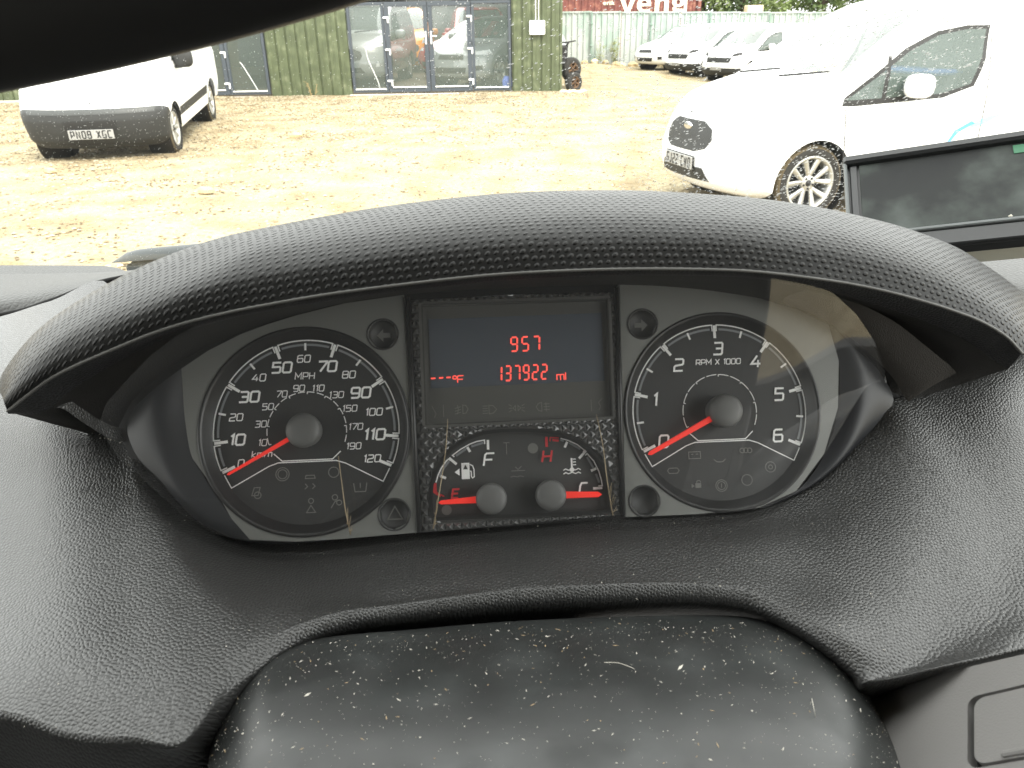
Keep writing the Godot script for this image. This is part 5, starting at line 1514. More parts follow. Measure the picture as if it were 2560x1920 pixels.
# ------------------------------------------------------------------ vehicles
# local axes: front faces -z, z grows to the rear, x across.  spec: prof [z, y, bow], wide [[y, half width]...]
func half_width(v: Dictionary, y: float) -> float:
	var t: Array = v.wide
	for i in t.size() - 1:
		if y <= t[i + 1][0]:
			var f: float = clampf((y - t[i][0]) / (t[i + 1][0] - t[i][0]), 0.0, 1.0)
			f = f * f * (3.0 - 2.0 * f) * 0.5 + f * 0.5
			return lerpf(t[i][1], t[i + 1][1], f)
	return t[-1][1]

func prof_at(v: Dictionary, t: float) -> Vector3:
	var p: Array = v.prof
	var i: int = clampi(int(floor(t)), 0, p.size() - 2)
	var f := clampf(t - i, 0.0, 1.0)
	var a: Array = p[maxi(i - 1, 0)]
	var b: Array = p[i]
	var c: Array = p[i + 1]
	var d: Array = p[mini(i + 2, p.size() - 1)]
	var lin := Vector3(lerpf(b[0], c[0], f), lerpf(b[1], c[1], f), lerpf(b[2], c[2], f))
	return lin.lerp(Vector3(catmull(a[0], b[0], c[0], d[0], f), catmull(a[1], b[1], c[1], d[1], f), lin.z), 0.6)

func skin(v: Dictionary, t: float, s: float, lift := 0.0) -> Vector3:
	var p := prof_at(v, t)
	var d := prof_at(v, minf(t + 0.25, v.prof.size() - 1.0)) - prof_at(v, maxf(t - 0.25, 0.0))
	var n := Vector2(-d.y, d.x).normalized()
	var k: float = clampf((absf(s) - v.s0) / (1.0 - v.s0), 0.0, 1.0)
	var e: float = v.r * (1.0 - sqrt(maxf(0.0, 1.0 - k * k)))
	var z := p.x + p.z * pow(absf(s), 2.4) - n.x * e
	var y := p.y - n.y * e
	return Vector3(s * half_width(v, y), y, z) + Vector3(0, n.y, n.x) * lift

func flank(v: Dictionary, z: float, y: float, side: float, lift := 0.0) -> Vector3:
	return Vector3(side * (half_width(v, y) + lift), y, z)

func banded(st: SurfaceTool, polys: Array, f: Callable, out: Vector3, step: Vector2) -> void:
	st.set_smooth_group(0)
	for poly in polys:
		for q in cells(poly, step):
			var t := Geometry2D.triangulate_polygon(q)
			for i in range(0, t.size(), 3):
				tri(st, (f as Callable).call(q[t[i]]), (f as Callable).call(q[t[i + 1]]), (f as Callable).call(q[t[i + 2]]), out)

func cells(poly: PackedVector2Array, step: Vector2) -> Array:
	var lo := poly[0]
	var hi := poly[0]
	for p in poly:
		lo = lo.min(p)
		hi = hi.max(p)
	var out := []
	var y: float = floor(lo.y / step.y) * step.y
	while y < hi.y:
		for row in Geometry2D.intersect_polygons(poly, rect2(lo.x - 1.0, y, hi.x + 1.0, y + step.y)):
			if step.x > 50.0:
				out.append(row)
				continue
			var x: float = floor(lo.x / step.x) * step.x
			while x < hi.x:
				out.append_array(Geometry2D.intersect_polygons(row, rect2(x, y - 1.0, x + step.x, y + step.y + 1.0)))
				x += step.x
		y += step.y
	return out

func poly2(a: Array) -> PackedVector2Array:
	var p := PackedVector2Array()
	for i in range(0, a.size(), 2): p.append(Vector2(a[i], a[i + 1]))
	return p

func minus(polys: Array, hole: PackedVector2Array) -> Array:
	var out := []
	for p in polys:
		for q in Geometry2D.clip_polygons(p, hole):
			if not Geometry2D.is_polygon_clockwise(q): out.append(q)
	return out

func within(polys: Array, area: PackedVector2Array) -> Array:
	var out := []
	for p in polys: out.append_array(Geometry2D.intersect_polygons(p, area))
	return out

func wheel(parent: Node3D, at: Vector3, R: float, side: float, spokes: int, rim_r: float, muddy := true, rim_mat := "alloy") -> void:
	var wd := R * 0.62
	var xf := Transform3D(Basis(Vector3(0, 0, 1), -PI / 2 * side), at)
	var st := begin()
	lathe(st, [Vector2(rim_r, -wd * .5), Vector2(R * .90, -wd * .48), Vector2(R * .97, -wd * .40), Vector2(R, -wd * .2), Vector2(R, wd * .2), Vector2(R * .97, wd * .40), Vector2(R * .90, wd * .49), Vector2(R * .80, wd * .53), Vector2(rim_r * 1.04, wd * .50), Vector2(rim_r, wd * .46)], 48, xf)
	var w := put("wheel", done(st), M.rubber, parent)
	st = begin()
	lathe(st, [Vector2(rim_r * 1.0, wd * .46), Vector2(rim_r * 1.03, wd * .50), Vector2(rim_r * .97, wd * .51), Vector2(rim_r * .91, wd * .46), Vector2(rim_r * .88, wd * .2), Vector2(rim_r * .86, -wd * .3)], 48, xf)
	for k in spokes:
		var tw := 0.16 if spokes >= 8 else 0.0
		var a := TAU * (k / 2) / (spokes / 2.0) + (0.22 if k % 2 else -0.22) if spokes >= 8 else TAU * k / spokes
		var a2 := a + (0.10 if k % 2 else -0.10) if spokes >= 8 else a
		var d0 := Vector3(cos(TAU * (k / 2) / (spokes / 2.0) if spokes >= 8 else a), 0, sin(TAU * (k / 2) / (spokes / 2.0) if spokes >= 8 else a))
		var d1 := Vector3(cos(a2), 0, sin(a2))
		var wdt: float = rim_r * (0.085 if spokes >= 8 else 0.16)
		var p0 := d0 * rim_r * 0.22
		var p1 := d1 * rim_r * 0.93
		var n := (p1 - p0).normalized().cross(Vector3.UP)
		for y in [1.0, -1.0]:
			quad(st, xf * (p0 - n * wdt * .8 + Vector3.UP * (wd * .36 if y > 0 else wd * .2)), xf * (p1 - n * wdt * 1.15 + Vector3.UP * (wd * .46 if y > 0 else wd * .3)), xf * (p1 + n * wdt * 1.15 + Vector3.UP * (wd * .46 if y > 0 else wd * .3)), xf * (p0 + n * wdt * .8 + Vector3.UP * (wd * .36 if y > 0 else wd * .2)), xf.basis * Vector3(0, y, 0))
		for y in [1.0, -1.0]:
			quad(st, xf * (p0 + n * y * wdt * .8 + Vector3.UP * wd * .36), xf * (p1 + n * y * wdt * 1.15 + Vector3.UP * wd * .46), xf * (p1 + n * y * wdt * 1.15 + Vector3.UP * wd * .3), xf * (p0 + n * y * wdt * .8 + Vector3.UP * wd * .2), xf.basis * (n * y))
	lathe(st, [Vector2(rim_r * .30, wd * .2), Vector2(rim_r * .30, wd * .35), Vector2(rim_r * .26, wd * .38), Vector2(0.0, wd * .38)], 24, xf)
	put("rim", done(st), M[rim_mat], w)
	st = begin()
	lathe(st, [Vector2(rim_r * .13, wd * .37), Vector2(rim_r * .12, wd * .40), Vector2(0, wd * .405)], 20, xf)
	for k in 5:
		var a := TAU * (k + 0.5) / 5.0
		lathe(st, [Vector2(rim_r * .045, wd * .34), Vector2(rim_r * .045, wd * .41), Vector2(0, wd * .415)], 10, xf * Transform3D(Basis(), Vector3(cos(a), 0, sin(a)) * rim_r * .21))
	put("hub", done(st), M.ink, w)
	st = begin()
	lathe(st, [Vector2(rim_r * .88, -wd * .05), Vector2(0, -wd * .05)], 32, xf)
	put("brake", done(st), M.ink, w)
	if muddy:
		st = begin()
		lathe(st, [Vector2(R * .905, wd * .494), Vector2(R * .972, wd * .408), Vector2(R * 1.003, wd * .2)], 48, xf)
		put("mud", done(st), M.mud, w)

func number_plate(parent: Node3D, text: String, xf: Transform3D) -> void:
	var p := put("number_plate", boxmesh(Vector3.ZERO, Vector3(0.52, 0.111, 0.012), 0.003), M.plate_white, parent)
	p.transform = xf
	put("registration", lettering(text, 0.080, 0.0150, 0.0, 0.55, 0.27), M.ink, p, Vector3(0, 0, 0.0075))

func vehicle(called: String, label: String, category: String, group: String, v: Dictionary) -> Node3D:
	var o := thing(called, label, category, Vector3.ZERO, group)
	var paint: Material = M[v.paint]
	var nt: float = v.prof.size() - 1.0
	# strip over nose, bonnet, screen and roof
	var ts := []
	var t := 0.0
	while t < nt - 1e-6:
		ts.append(t)
		t += 1.0 / 6.0
	ts.append(nt)
	var ss := []
	for k in 33:
		var f := k / 16.0 - 1.0
		ss.append(signf(f) * (1.0 - pow(1.0 - absf(f), 1.6)))
	var stm := {}
	var owner := func(tt: float, s: float) -> String:
		for z in v.get("strip", []):
			if tt >= z[1] and tt < z[2] and absf(s) <= z[3]: return z[0]
		return "body"
	for j in ts.size() - 1:
		for i in ss.size() - 1:
			var key: String = (owner as Callable).call((ts[j] + ts[j + 1]) * 0.5, (ss[i] + ss[i + 1]) * 0.5)
			if not stm.has(key):
				stm[key] = begin()
				stm[key].set_smooth_group(0)
			var a := skin(v, ts[j], ss[i])
			var c := skin(v, ts[j + 1], ss[i + 1])
			var d := prof_at(v, minf(ts[j] + 0.2, nt)) - prof_at(v, maxf(ts[j] - 0.2, 0))
			quad(stm[key], a, skin(v, ts[j], ss[i + 1]), c, skin(v, ts[j + 1], ss[i]), Vector3((ss[i] + ss[i + 1]) * 0.3, d.x, -d.y))
	# flanks
	var outline := PackedVector2Array()
	for q in ts:
		var p := skin(v, q, 1.0)
		outline.append(Vector2(p.z, p.y))
	var whole := cells(outline, Vector2(0.23, 0.06))
	for w in v.wheels:
		whole = minus(whole, circle(Vector2(w, v.R), v.R * 1.13, 40))
	var zones := {}
	var rest := whole
	for z in v.get("side", []):
		var area := poly2(z[1])
		zones[z[0]] = zones.get(z[0], [])
		zones[z[0]].append_array(within(rest, area))
		rest = minus(rest, area)
	zones["body"] = rest
	for side in [-1.0, 1.0]:
		for key in zones:
			if not stm.has(key): stm[key] = begin()
			banded(stm[key], zones[key], func(p): return flank(v, p.x, p.y, side), Vector3(side, 0, 0), Vector2(100, 0.06))
	var names := {"body": "body", "glass": "window", "bumper": "bumper", "trim": "rubbing_strip", "seal": "window_seal", "lamp": "headlight", "screen": "windscreen", "grille": "grille", "livery_blue": "livery", "livery_aqua": "livery", "inner": "inner"}
	var mats := {"body": paint, "glass": M.glass, "bumper": M.bumper, "trim": M.bumper, "seal": M.ink, "lamp": M.lamp_glass, "screen": M[v.get("screen_mat", "glass")], "grille": M.bumper, "livery_blue": M.livery_blue, "livery_aqua": M.livery_aqua, "inner": M.inner}
	for key in stm:
		var made := done(stm[key])
		if made.get_surface_count() > 0: put(names[key], made, mats[key], o)
	for e in v.get("decal", []):
		for side in [-1.0, 1.0]:
			var st := begin()
			banded(st, [poly2(e[1])], func(p): return flank(v, p.x, p.y, side, 0.004), Vector3(side, 0, 0), Vector2(0.3, 0.04))
			put("panel_gap" if e[0] == "panel_gap" else "livery", done(st), M[e[0]], o)
	# patches laid on the nose
	for e in v.get("patch", []):
		var st := begin()
		var lift: float = e[3] if e.size() > 3 else 0.004
		banded(st, [poly2(e[2])], func(p): return skin(v, p.y, p.x, lift), Vector3(0, 0.3, -1), Vector2(0.12, 0.34))
		put(e[0], done(st), M[e[1]], o)
	# floor, arches
	var st := begin()
	var L: float = v.prof[-1][0]
	box(st, Vector3(0, 0.36, L * .5), Vector3(v.wide[1][1] * 1.7, 0.12, L * .86))
	for w in v.wheels:
		for side in [-1.0, 1.0]:
			lathe(st, [Vector2(v.R * 1.13, 0.0), Vector2(v.R * 1.13, -0.30), Vector2(0, -0.30)], 32, Transform3D(Basis(Vector3(0, 0, 1), -PI / 2 * side), Vector3(side * (v.wide[1][1] - 0.02), v.R, w)))
	put("underbody", done(st), M.ink, o)
	for w in v.wheels:
		for side in [-1.0, 1.0]:
			wheel(o, Vector3(side * (v.wide[1][1] - v.R * .31 - 0.015), v.R, w), v.R, side, v.get("spokes", 10), v.R * 0.70, v.get("muddy", false))
	# door mirrors
	for side in [-1.0, 1.0]:
		var mp: Array = v.mirror
		st = begin()
		var rows := []
		for j in 9:
			var b := PI * j / 8.0 - PI / 2
			var row := []
			for i in 17:
				var a := TAU * i / 16.0
				var c := cos(b)
				row.append(Vector3(side * (half_width(v, mp[1]) + 0.13 + 0.13 * cos(a) * pow(c, .6)), mp[1] + 0.0 + mp[2] * signf(sin(b)) * pow(absf(sin(b)), .7), mp[0] + v.get("mirror_deep", .07) * sin(a) * pow(c, .6)))
			rows.append(row)
		st.set_smooth_group(0)
		for j in 8:
			for i in 16: quad(st, rows[j][i], rows[j][i + 1], rows[j + 1][i + 1], rows[j + 1][i], (rows[j][i] + rows[j + 1][i + 1]) * .5 - Vector3(side * (half_width(v, mp[1]) + 0.12), mp[1], mp[0]))
		var mr := put("door_mirror", done(st), M[mp[3]], o)
		st = begin()
		box(st, Vector3(side * (half_width(v, mp[1] - mp[2]) + 0.03), mp[1] - mp[2] * 0.9, mp[0]), Vector3(0.12, 0.035, 0.06), 0.01)
		put("arm", done(st), M.ink, mr)
	if v.has("wiper"):
		st = begin()
		for s in v.wiper:
			tube(st, [skin(v, s[0], s[1], 0.02), skin(v, s[2], s[3], 0.022)], 0.011, 0.008, 6)
		put("wiper", done(st), M.ink, o)
	if v.has("handle"):
		for side in [-1.0, 1.0]:
			for h in v.handle:
				st = begin()
				box(st, flank(v, h[0], h[1], side, 0.012), Vector3(0.03, 0.03, 0.15), 0.008)
				put("door_handle", done(st), M[v.get("handle_mat", "ink")], o)
	return o

func stand(o: Node3D, at: Vector3, yaw: float, tilt := 0.0, size := 1.0) -> void:
	o.transform = Transform3D(Basis(Vector3.UP, deg_to_rad(yaw)) * Basis(Vector3.RIGHT, deg_to_rad(tilt)) * Basis.from_scale(Vector3.ONE * size), at)

func city_van(paint: String) -> Dictionary:
	return {"paint": paint, "r": 0.07, "s0": 0.84, "R": 0.325, "wheels": [0.82, 3.48], "spokes": 10,
		"prof": [[.22, .20, .22], [.10, .24, .24], [.02, .32, .26], [0.0, .42, .27], [.0, .52, .27], [.03, .62, .28], [.06, .74, .30], [.12, .88, .32], [.24, .97, .30], [.55, 1.06, .16], [.82, 1.12, .10], [.92, 1.15, .08], [1.45, 1.50, .10], [1.80, 1.68, .12], [2.1, 1.77, .08], [2.6, 1.81, .0], [3.6, 1.81, .0], [4.2, 1.79, -.02], [4.36, 1.70, -.05], [4.42, 1.1, -.08], [4.40, .55, -.08], [4.30, .30, -.08]],
		"wide": [[.15, .80], [.32, .87], [.60, .905], [.95, .905], [1.15, .88], [1.55, .78], [1.80, .69]],
		"strip": [["screen", 11.2, 13.4, .86]], "screen_mat": "glass_clear",
		"side": [["glass", [1.02, 1.00, 1.10, 1.00, 1.96, 1.02, 2.26, 1.09, 2.36, 1.30, 2.40, 1.52, 2.2, 1.52, 1.92, 1.48, 1.62, 1.36]], ["seal", [.98, .955, 1.10, .95, 1.98, .985, 2.30, 1.07, 2.40, 1.28, 2.44, 1.55, 2.2, 1.552, 1.90, 1.51, 1.58, 1.385, 1.0, 1.02]]],
		"patch": [["grille", "bumper", [-.40, 4.7, -.46, 5.4, -.42, 6.1, -.27, 6.5, .27, 6.5, .42, 6.1, .46, 5.4, .40, 4.7, .25, 4.35, -.25, 4.35], .006], ["lower_grille", "bumper", [-.52, 2.0, -.42, 3.1, .42, 3.1, .52, 2.0], .006],
			["headlight", "lamp_glass", [-.55, 6.4, -.62, 7.3, -.90, 8.0, -.97, 7.7, -.92, 6.9], .005], ["headlight", "lamp_glass", [.55, 6.4, .92, 6.9, .97, 7.7, .90, 8.0, .62, 7.3], .005], ["fog_lamp", "lamp_glass", [-.78, 3.2, -.80, 3.9, -.86, 3.9, -.87, 3.2], .005], ["fog_lamp", "lamp_glass", [.78, 3.2, .87, 3.2, .86, 3.9, .80, 3.9], .005]],
		"mirror": [1.62, 1.10, .095, paint], "wiper": [[10.9, .75, 11.15, .05], [10.9, -.1, 11.15, -.72]], "handle": [[2.62, .98]], "handle_mat": paint}

func old_van() -> Dictionary:
	return {"paint": "white_paint", "r": 0.08, "s0": 0.82, "R": 0.30, "wheels": [0.72, 3.36], "spokes": 10, "muddy": true,
		"prof": [[.22, .17, .20], [.10, .20, .22], [.04, .28, .22], [.01, .40, .22], [0.0, .52, .22], [.02, .62, .22], [.05, .66, .22], [.08, .74, .24], [.13, .86, .26], [.24, .97, .26], [.45, 1.04, .20], [.70, 1.09, .12], [.80, 1.11, .10], [1.25, 1.45, .10], [1.55, 1.66, .10], [1.9, 1.76, .05], [3.3, 1.80, .0], [4.0, 1.77, -.02], [4.10, 1.6, -.04], [4.14, .9, -.04], [4.12, .45, -.04], [4.02, .28, -.04]],
		"wide": [[.15, .76], [.30, .83], [.60, .86], [.95, .86], [1.10, .84], [1.5, .76], [1.8, .66]],
		"strip": [["bumper", 0.0, 6.0, 1.01], ["screen", 12.1, 14.2, .86]],
		"side": [["bumper", [-.2, .1, .50, .1, .50, .50, .40, .60, .30, .66, -.2, .66]], ["glass", [1.15, 1.12, 1.95, 1.14, 1.98, 1.50, 1.75, 1.50, 1.55, 1.42]], ["seal", [1.10, 1.09, 1.98, 1.11, 2.01, 1.53, 1.73, 1.53, 1.52, 1.45]], ["trim", [1.02, .42, 3.0, .46, 3.0, .58, 1.02, .53]]],
		"patch": [["bumper_band", "bumper_grey", [-.96, 4.75, -.96, 5.85, .96, 5.85, .96, 4.75], .004], ["number_plate_recess", "ink", [-.36, 3.1, -.36, 4.1, .36, 4.1, .36, 3.1], .003], ["bumper_line", "ink", [-.5, 1.6, -.5, 1.75, .5, 1.75, .5, 1.6], .003], ["bumper_line", "ink", [-.5, 2.2, -.5, 2.33, .5, 2.33, .5, 2.2], .003], ["badge_mark", "ink", [-.045, 6.55, -.065, 7.0, -.05, 7.0, -.03, 6.6], .003], ["badge_mark", "ink", [.055, 6.75, .05, 7.02, .10, 7.05, .10, 6.98, .065, 6.95], .003], ["headlight", "lamp_glass", [-.60, 6.8, -.62, 8.0, -.88, 8.5, -.97, 7.9, -.94, 6.9], .005], ["headlight", "lamp_glass", [.60, 6.8, .94, 6.9, .97, 7.9, .88, 8.5, .62, 8.0], .005]],
		"mirror": [1.20, 1.12, .12, "bumper"], "wiper": [[12.0, .7, 12.2, .05], [12.0, 0.0, 12.2, -.70]], "handle": [[2.12, 1.00]]}

func hatch(paint: String) -> Dictionary:
	return {"paint": paint, "r": 0.08, "s0": 0.80, "R": 0.305, "wheels": [0.78, 3.28], "spokes": 10,
		"prof": [[.22, .20, .24], [.08, .24, .26], [.01, .34, .28], [0.0, .46, .28], [.03, .58, .30], [.08, .68, .32], [.20, .76, .30], [.50, .85, .20], [.85, .92, .12], [.98, .95, .10], [1.45, 1.22, .10], [1.75, 1.37, .08], [2.1, 1.44, .04], [2.7, 1.46, .0], [3.3, 1.40, -.03], [3.75, 1.25, -.06], [3.92, .98, -.10], [4.0, .80, -.12], [4.02, .50, -.12], [3.9, .28, -.12]],
		"wide": [[.15, .76], [.30, .83], [.55, .87], [.80, .87], [.95, .83], [1.25, .69], [1.46, .55]],
		"strip": [["screen", 9.2, 11.5, .84], ["glass", 14.3, 15.8, .78]],
		"side": [["glass", [1.35, .97, 2.35, .99, 2.35, 1.36, 2.0, 1.36, 1.75, 1.27]], ["glass", [2.42, .99, 3.2, 1.04, 3.35, 1.20, 3.0, 1.34, 2.42, 1.37]], ["seal", [1.30, .94, 3.25, 1.01, 3.42, 1.21, 3.02, 1.37, 2.0, 1.39, 1.72, 1.30]]],
		"patch": [["grille", "bumper", [-.40, 4.0, -.36, 5.0, .36, 5.0, .40, 4.0], .006], ["lower_grille", "bumper", [-.45, 1.7, -.5, 2.7, .5, 2.7, .45, 1.7], .006], ["headlight", "lamp_glass", [-.50, 4.9, -.62, 5.7, -.90, 6.1, -.97, 5.6, -.90, 5.0], .005], ["headlight", "lamp_glass", [.50, 4.9, .90, 5.0, .97, 5.6, .90, 6.1, .62, 5.7], .005], ["fog_lamp", "bumper", [-.72, 2.2, -.70, 3.0, -.86, 3.1, -.88, 2.3], .005], ["fog_lamp", "bumper", [.72, 2.2, .88, 2.3, .86, 3.1, .70, 3.0], .005]],
		"mirror": [1.50, 1.02, .075, paint], "handle": [[2.2, .84], [3.1, .88]], "handle_mat": paint}

func box_van(paint: String) -> Dictionary:
	var v := city_van(paint)
	v.strip.append(["bumper", 0.0, 3.3, 1.01])
	v.side.append(["bumper", [-.2, .1, .46, .1, .46, .42, .30, .50, -.2, .50]])
	v.patch[0] = ["grille", "bumper", [-.55, 5.0, -.60, 6.3, .60, 6.3, .55, 5.0], .006]
	v.patch[1] = ["number_plate", "plate_white", [-.28, 2.6, -.28, 3.6, .28, 3.6, .28, 2.6], .012]
	v.patch[2][1] = "ink"
	v.patch[3][1] = "ink"
	return v

func build_vehicles() -> void:
	# white van at the right, turned left
	var v := city_van("white_paint")
	v.decal = [["panel_gap", [1.02, .95, 1.028, .95, 1.075, .60, 1.10, .40, 1.09, .40, 1.066, .60]], ["panel_gap", [2.455, 1.50, 2.463, 1.50, 2.445, 1.10, 2.46, .40, 2.45, .40, 2.436, 1.10]], ["livery_blue", [2.10, .58, 2.15, .60, 2.22, .69, 2.38, .76, 2.34, .785, 2.18, .71]], ["livery_aqua", [2.33, .715, 2.50, .755, 2.64, .82, 2.52, .82, 2.36, .765]]]
	v.muddy = true
	v.mirror_deep = .11
	v.side.push_front(["seal", [1.36, .99, 1.40, .99, 1.45, 1.33, 1.41, 1.33]])
	var o := vehicle("white_van", "white van with blue swoosh on its side, nose turned left, beside the tablet", "van", "white vans parked in the yard", v)
	stand(o, Vector3(1.60, -.01, -7.37), 105)
	number_plate(o, "GJ22 CWO", Transform3D(Basis(Vector3.UP, PI), Vector3(0, .455, -.012)))
	put("plate_frame", boxmesh(Vector3(0, .455, -.002), Vector3(.54, .13, .008), .003), M.ink, o)
	var st := begin()
	st.set_smooth_group(0)
	lathe(st, [Vector2(.075, 0), Vector2(.075, .008), Vector2(.06, .012), Vector2(0, .012)], 24, Transform3D(Basis(Vector3.RIGHT, -PI / 2) * Basis.from_scale(Vector3(1, 1, .45)), skin(v, 6.1, 0.0, .004)))
	put("badge", done(st), M.chrome, o)
	for x in [-.42, .42]:
		st = begin()
		box(st, Vector3(x, .72, 2.05), Vector3(.5, .16, .5), .05)
		box(st, Vector3(x, 1.02, 2.32), Vector3(.46, .62, .14), .05, Basis(Vector3.RIGHT, .2))
		box(st, Vector3(x, 1.42, 2.40), Vector3(.26, .20, .10), .04, Basis(Vector3.RIGHT, .2))
		put("seat", done(st), M.seat, o)
	put("fascia", boxmesh(Vector3(0, .93, 1.15), Vector3(1.45, .28, .40), .06), M.inner, o)
	put("load_bulkhead", boxmesh(Vector3(0, 1.05, 2.62), Vector3(1.5, 1.2, .03)), M.inner, o)
	st = begin()
	var ring := []
	for k in 25: ring.append(Vector3(.40 + .18 * cos(TAU * k / 24.0), 1.03 + .17 * sin(TAU * k / 24.0), 1.52 + .07 * sin(TAU * k / 24.0)))
	tube(st, ring, .016, .016, 8)
	put("steering_wheel", done(st), M.ink, o)
	put("dust_sheet", boxmesh(Vector3(-.1, 1.17, 2.25), Vector3(1.1, .05, .3), .02), M.blue_cloth, o)
	# older van at the left, facing the driver
	o = vehicle("white_van", "white van with a full black front bumper facing the driver, left of the yard", "van", "white vans parked in the yard", old_van())
	stand(o, Vector3(-5.08, 0.10, -9.85), 189, -3.0)
	number_plate(o, "PN08 XGC", Transform3D(Basis(Vector3.UP, PI), Vector3(0, .375, -.012)))
	# parked row beyond
	o = vehicle("white_van", "white van with black bumper and square grille in the parked row", "van", "white vans parked in the yard", box_van("white_paint"))
	stand(o, Vector3(6.1, .0, -24.2), 125, 0, 0.84)
	o = vehicle("white_van", "white van half hidden between the small hatchback and the square grilled van", "van", "white vans parked in the yard", box_van("white_paint"))
	stand(o, Vector3(5.35, .04, -26.4), 122, 0, 0.84)
	o = vehicle("white_car", "small white hatchback at the far end of the row, before the metal fence", "car", "", hatch("white_paint"))
	stand(o, Vector3(4.75, .09, -28.9), 120, 0, 1.0)
	# inside the workshop, behind the glass
	o = vehicle("silver_car", "silver hatchback inside the workshop behind the right hand glass door", "car", "", hatch("silver_paint"))
	stand(o, Vector3(-1.25, .36, -18.15), 148, 0, 1.0)
	o = vehicle("red_car", "red hatchback inside the workshop behind the middle of the double glass doors", "car", "", hatch("red_paint"))
	stand(o, Vector3(-1.9, .36, -21.4), 140, 0, 1.0)
	o = vehicle("red_van", "red van at the back of the workshop above the red hatchback", "van", "", city_van("red_paint"))
	stand(o, Vector3(-.65, .36, -25.6), 186, 0, 1.0)
	o = vehicle("orange_van", "orange van inside the workshop behind the left leaf of the double glass doors", "van", "", city_van("orange_paint"))
	stand(o, Vector3(-2.95, .36, -24.6), 190, 0, 1.0)
	o = vehicle("silver_van", "silver van inside the workshop behind the fixed pane left of the double doors", "van", "", city_van("silver_paint"))
	stand(o, Vector3(-3.65, .36, -18.7), 176, 0, 1.0)
	o = vehicle("grey_car", "grey hatchback inside the workshop behind the left hand side glazing", "car", "", hatch("grey_paint"))
	stand(o, Vector3(-7.6, .36, -18.3), 250, 0, 1.0)

# ------------------------------------------------------------------ workshop, fence, container, trees
func glazed(parent: Node, called: String, x0: float, x1: float, y0: float, y1: float, z: float, w: float, hinges := 0, handle := 0) -> void:
	var st := begin()
	box(st, Vector3((x0 + x1) * .5, y0 + w * .5, z), Vector3(x1 - x0, w, .07), .006)
	box(st, Vector3((x0 + x1) * .5, y1 - w * .5, z), Vector3(x1 - x0, w, .07), .006)
	for x in [x0 + w * .5, x1 - w * .5]: box(st, Vector3(x, (y0 + y1) * .5, z), Vector3(w, y1 - y0 - w * 2.0 - .004, .068), .006)
	var f := put(called, done(st), M.frame_grey, parent)
	st = begin()
	quad(st, Vector3(x0 + w, y0 + w, z), Vector3(x1 - w, y0 + w, z), Vector3(x1 - w, y1 - w, z), Vector3(x0 + w, y1 - w, z), Vector3(0, 0, 1))
	put("pane", done(st), M.glass_clear, f)
	put("sill", boxmesh(Vector3((x0 + x1) * .5, y0 + w + .012, z + .045), Vector3(x1 - x0 - w * 2.0, .022, .03), .004), M.white_plastic, f)
	if hinges != 0:
		for k in 3:
			var y := y0 + .22 + k * (y1 - y0 - .5) * .5
			st = begin()
			var hx := x0 + .03 if hinges < 0 else x1 - .03
			box(st, Vector3(hx, y, z + .045), Vector3(.11, .035, .03), .005)
			box(st, Vector3(hx + .04, y - .05, z + .045), Vector3(.03, .10, .028), .005)
			put("hinge", done(st), M.white_plastic, f)
	if handle != 0:
		var hx := x0 + .05 if handle < 0 else x1 - .05
		st = begin()
		box(st, Vector3(hx, y0 + 1.02, z + .045), Vector3(.028, .24, .02), .006)
		box(st, Vector3(hx - .055 * signf(handle), y0 + 1.05, z + .075), Vector3(.13, .022, .02), .006)
		put("handle", done(st), M.white_plastic, f)

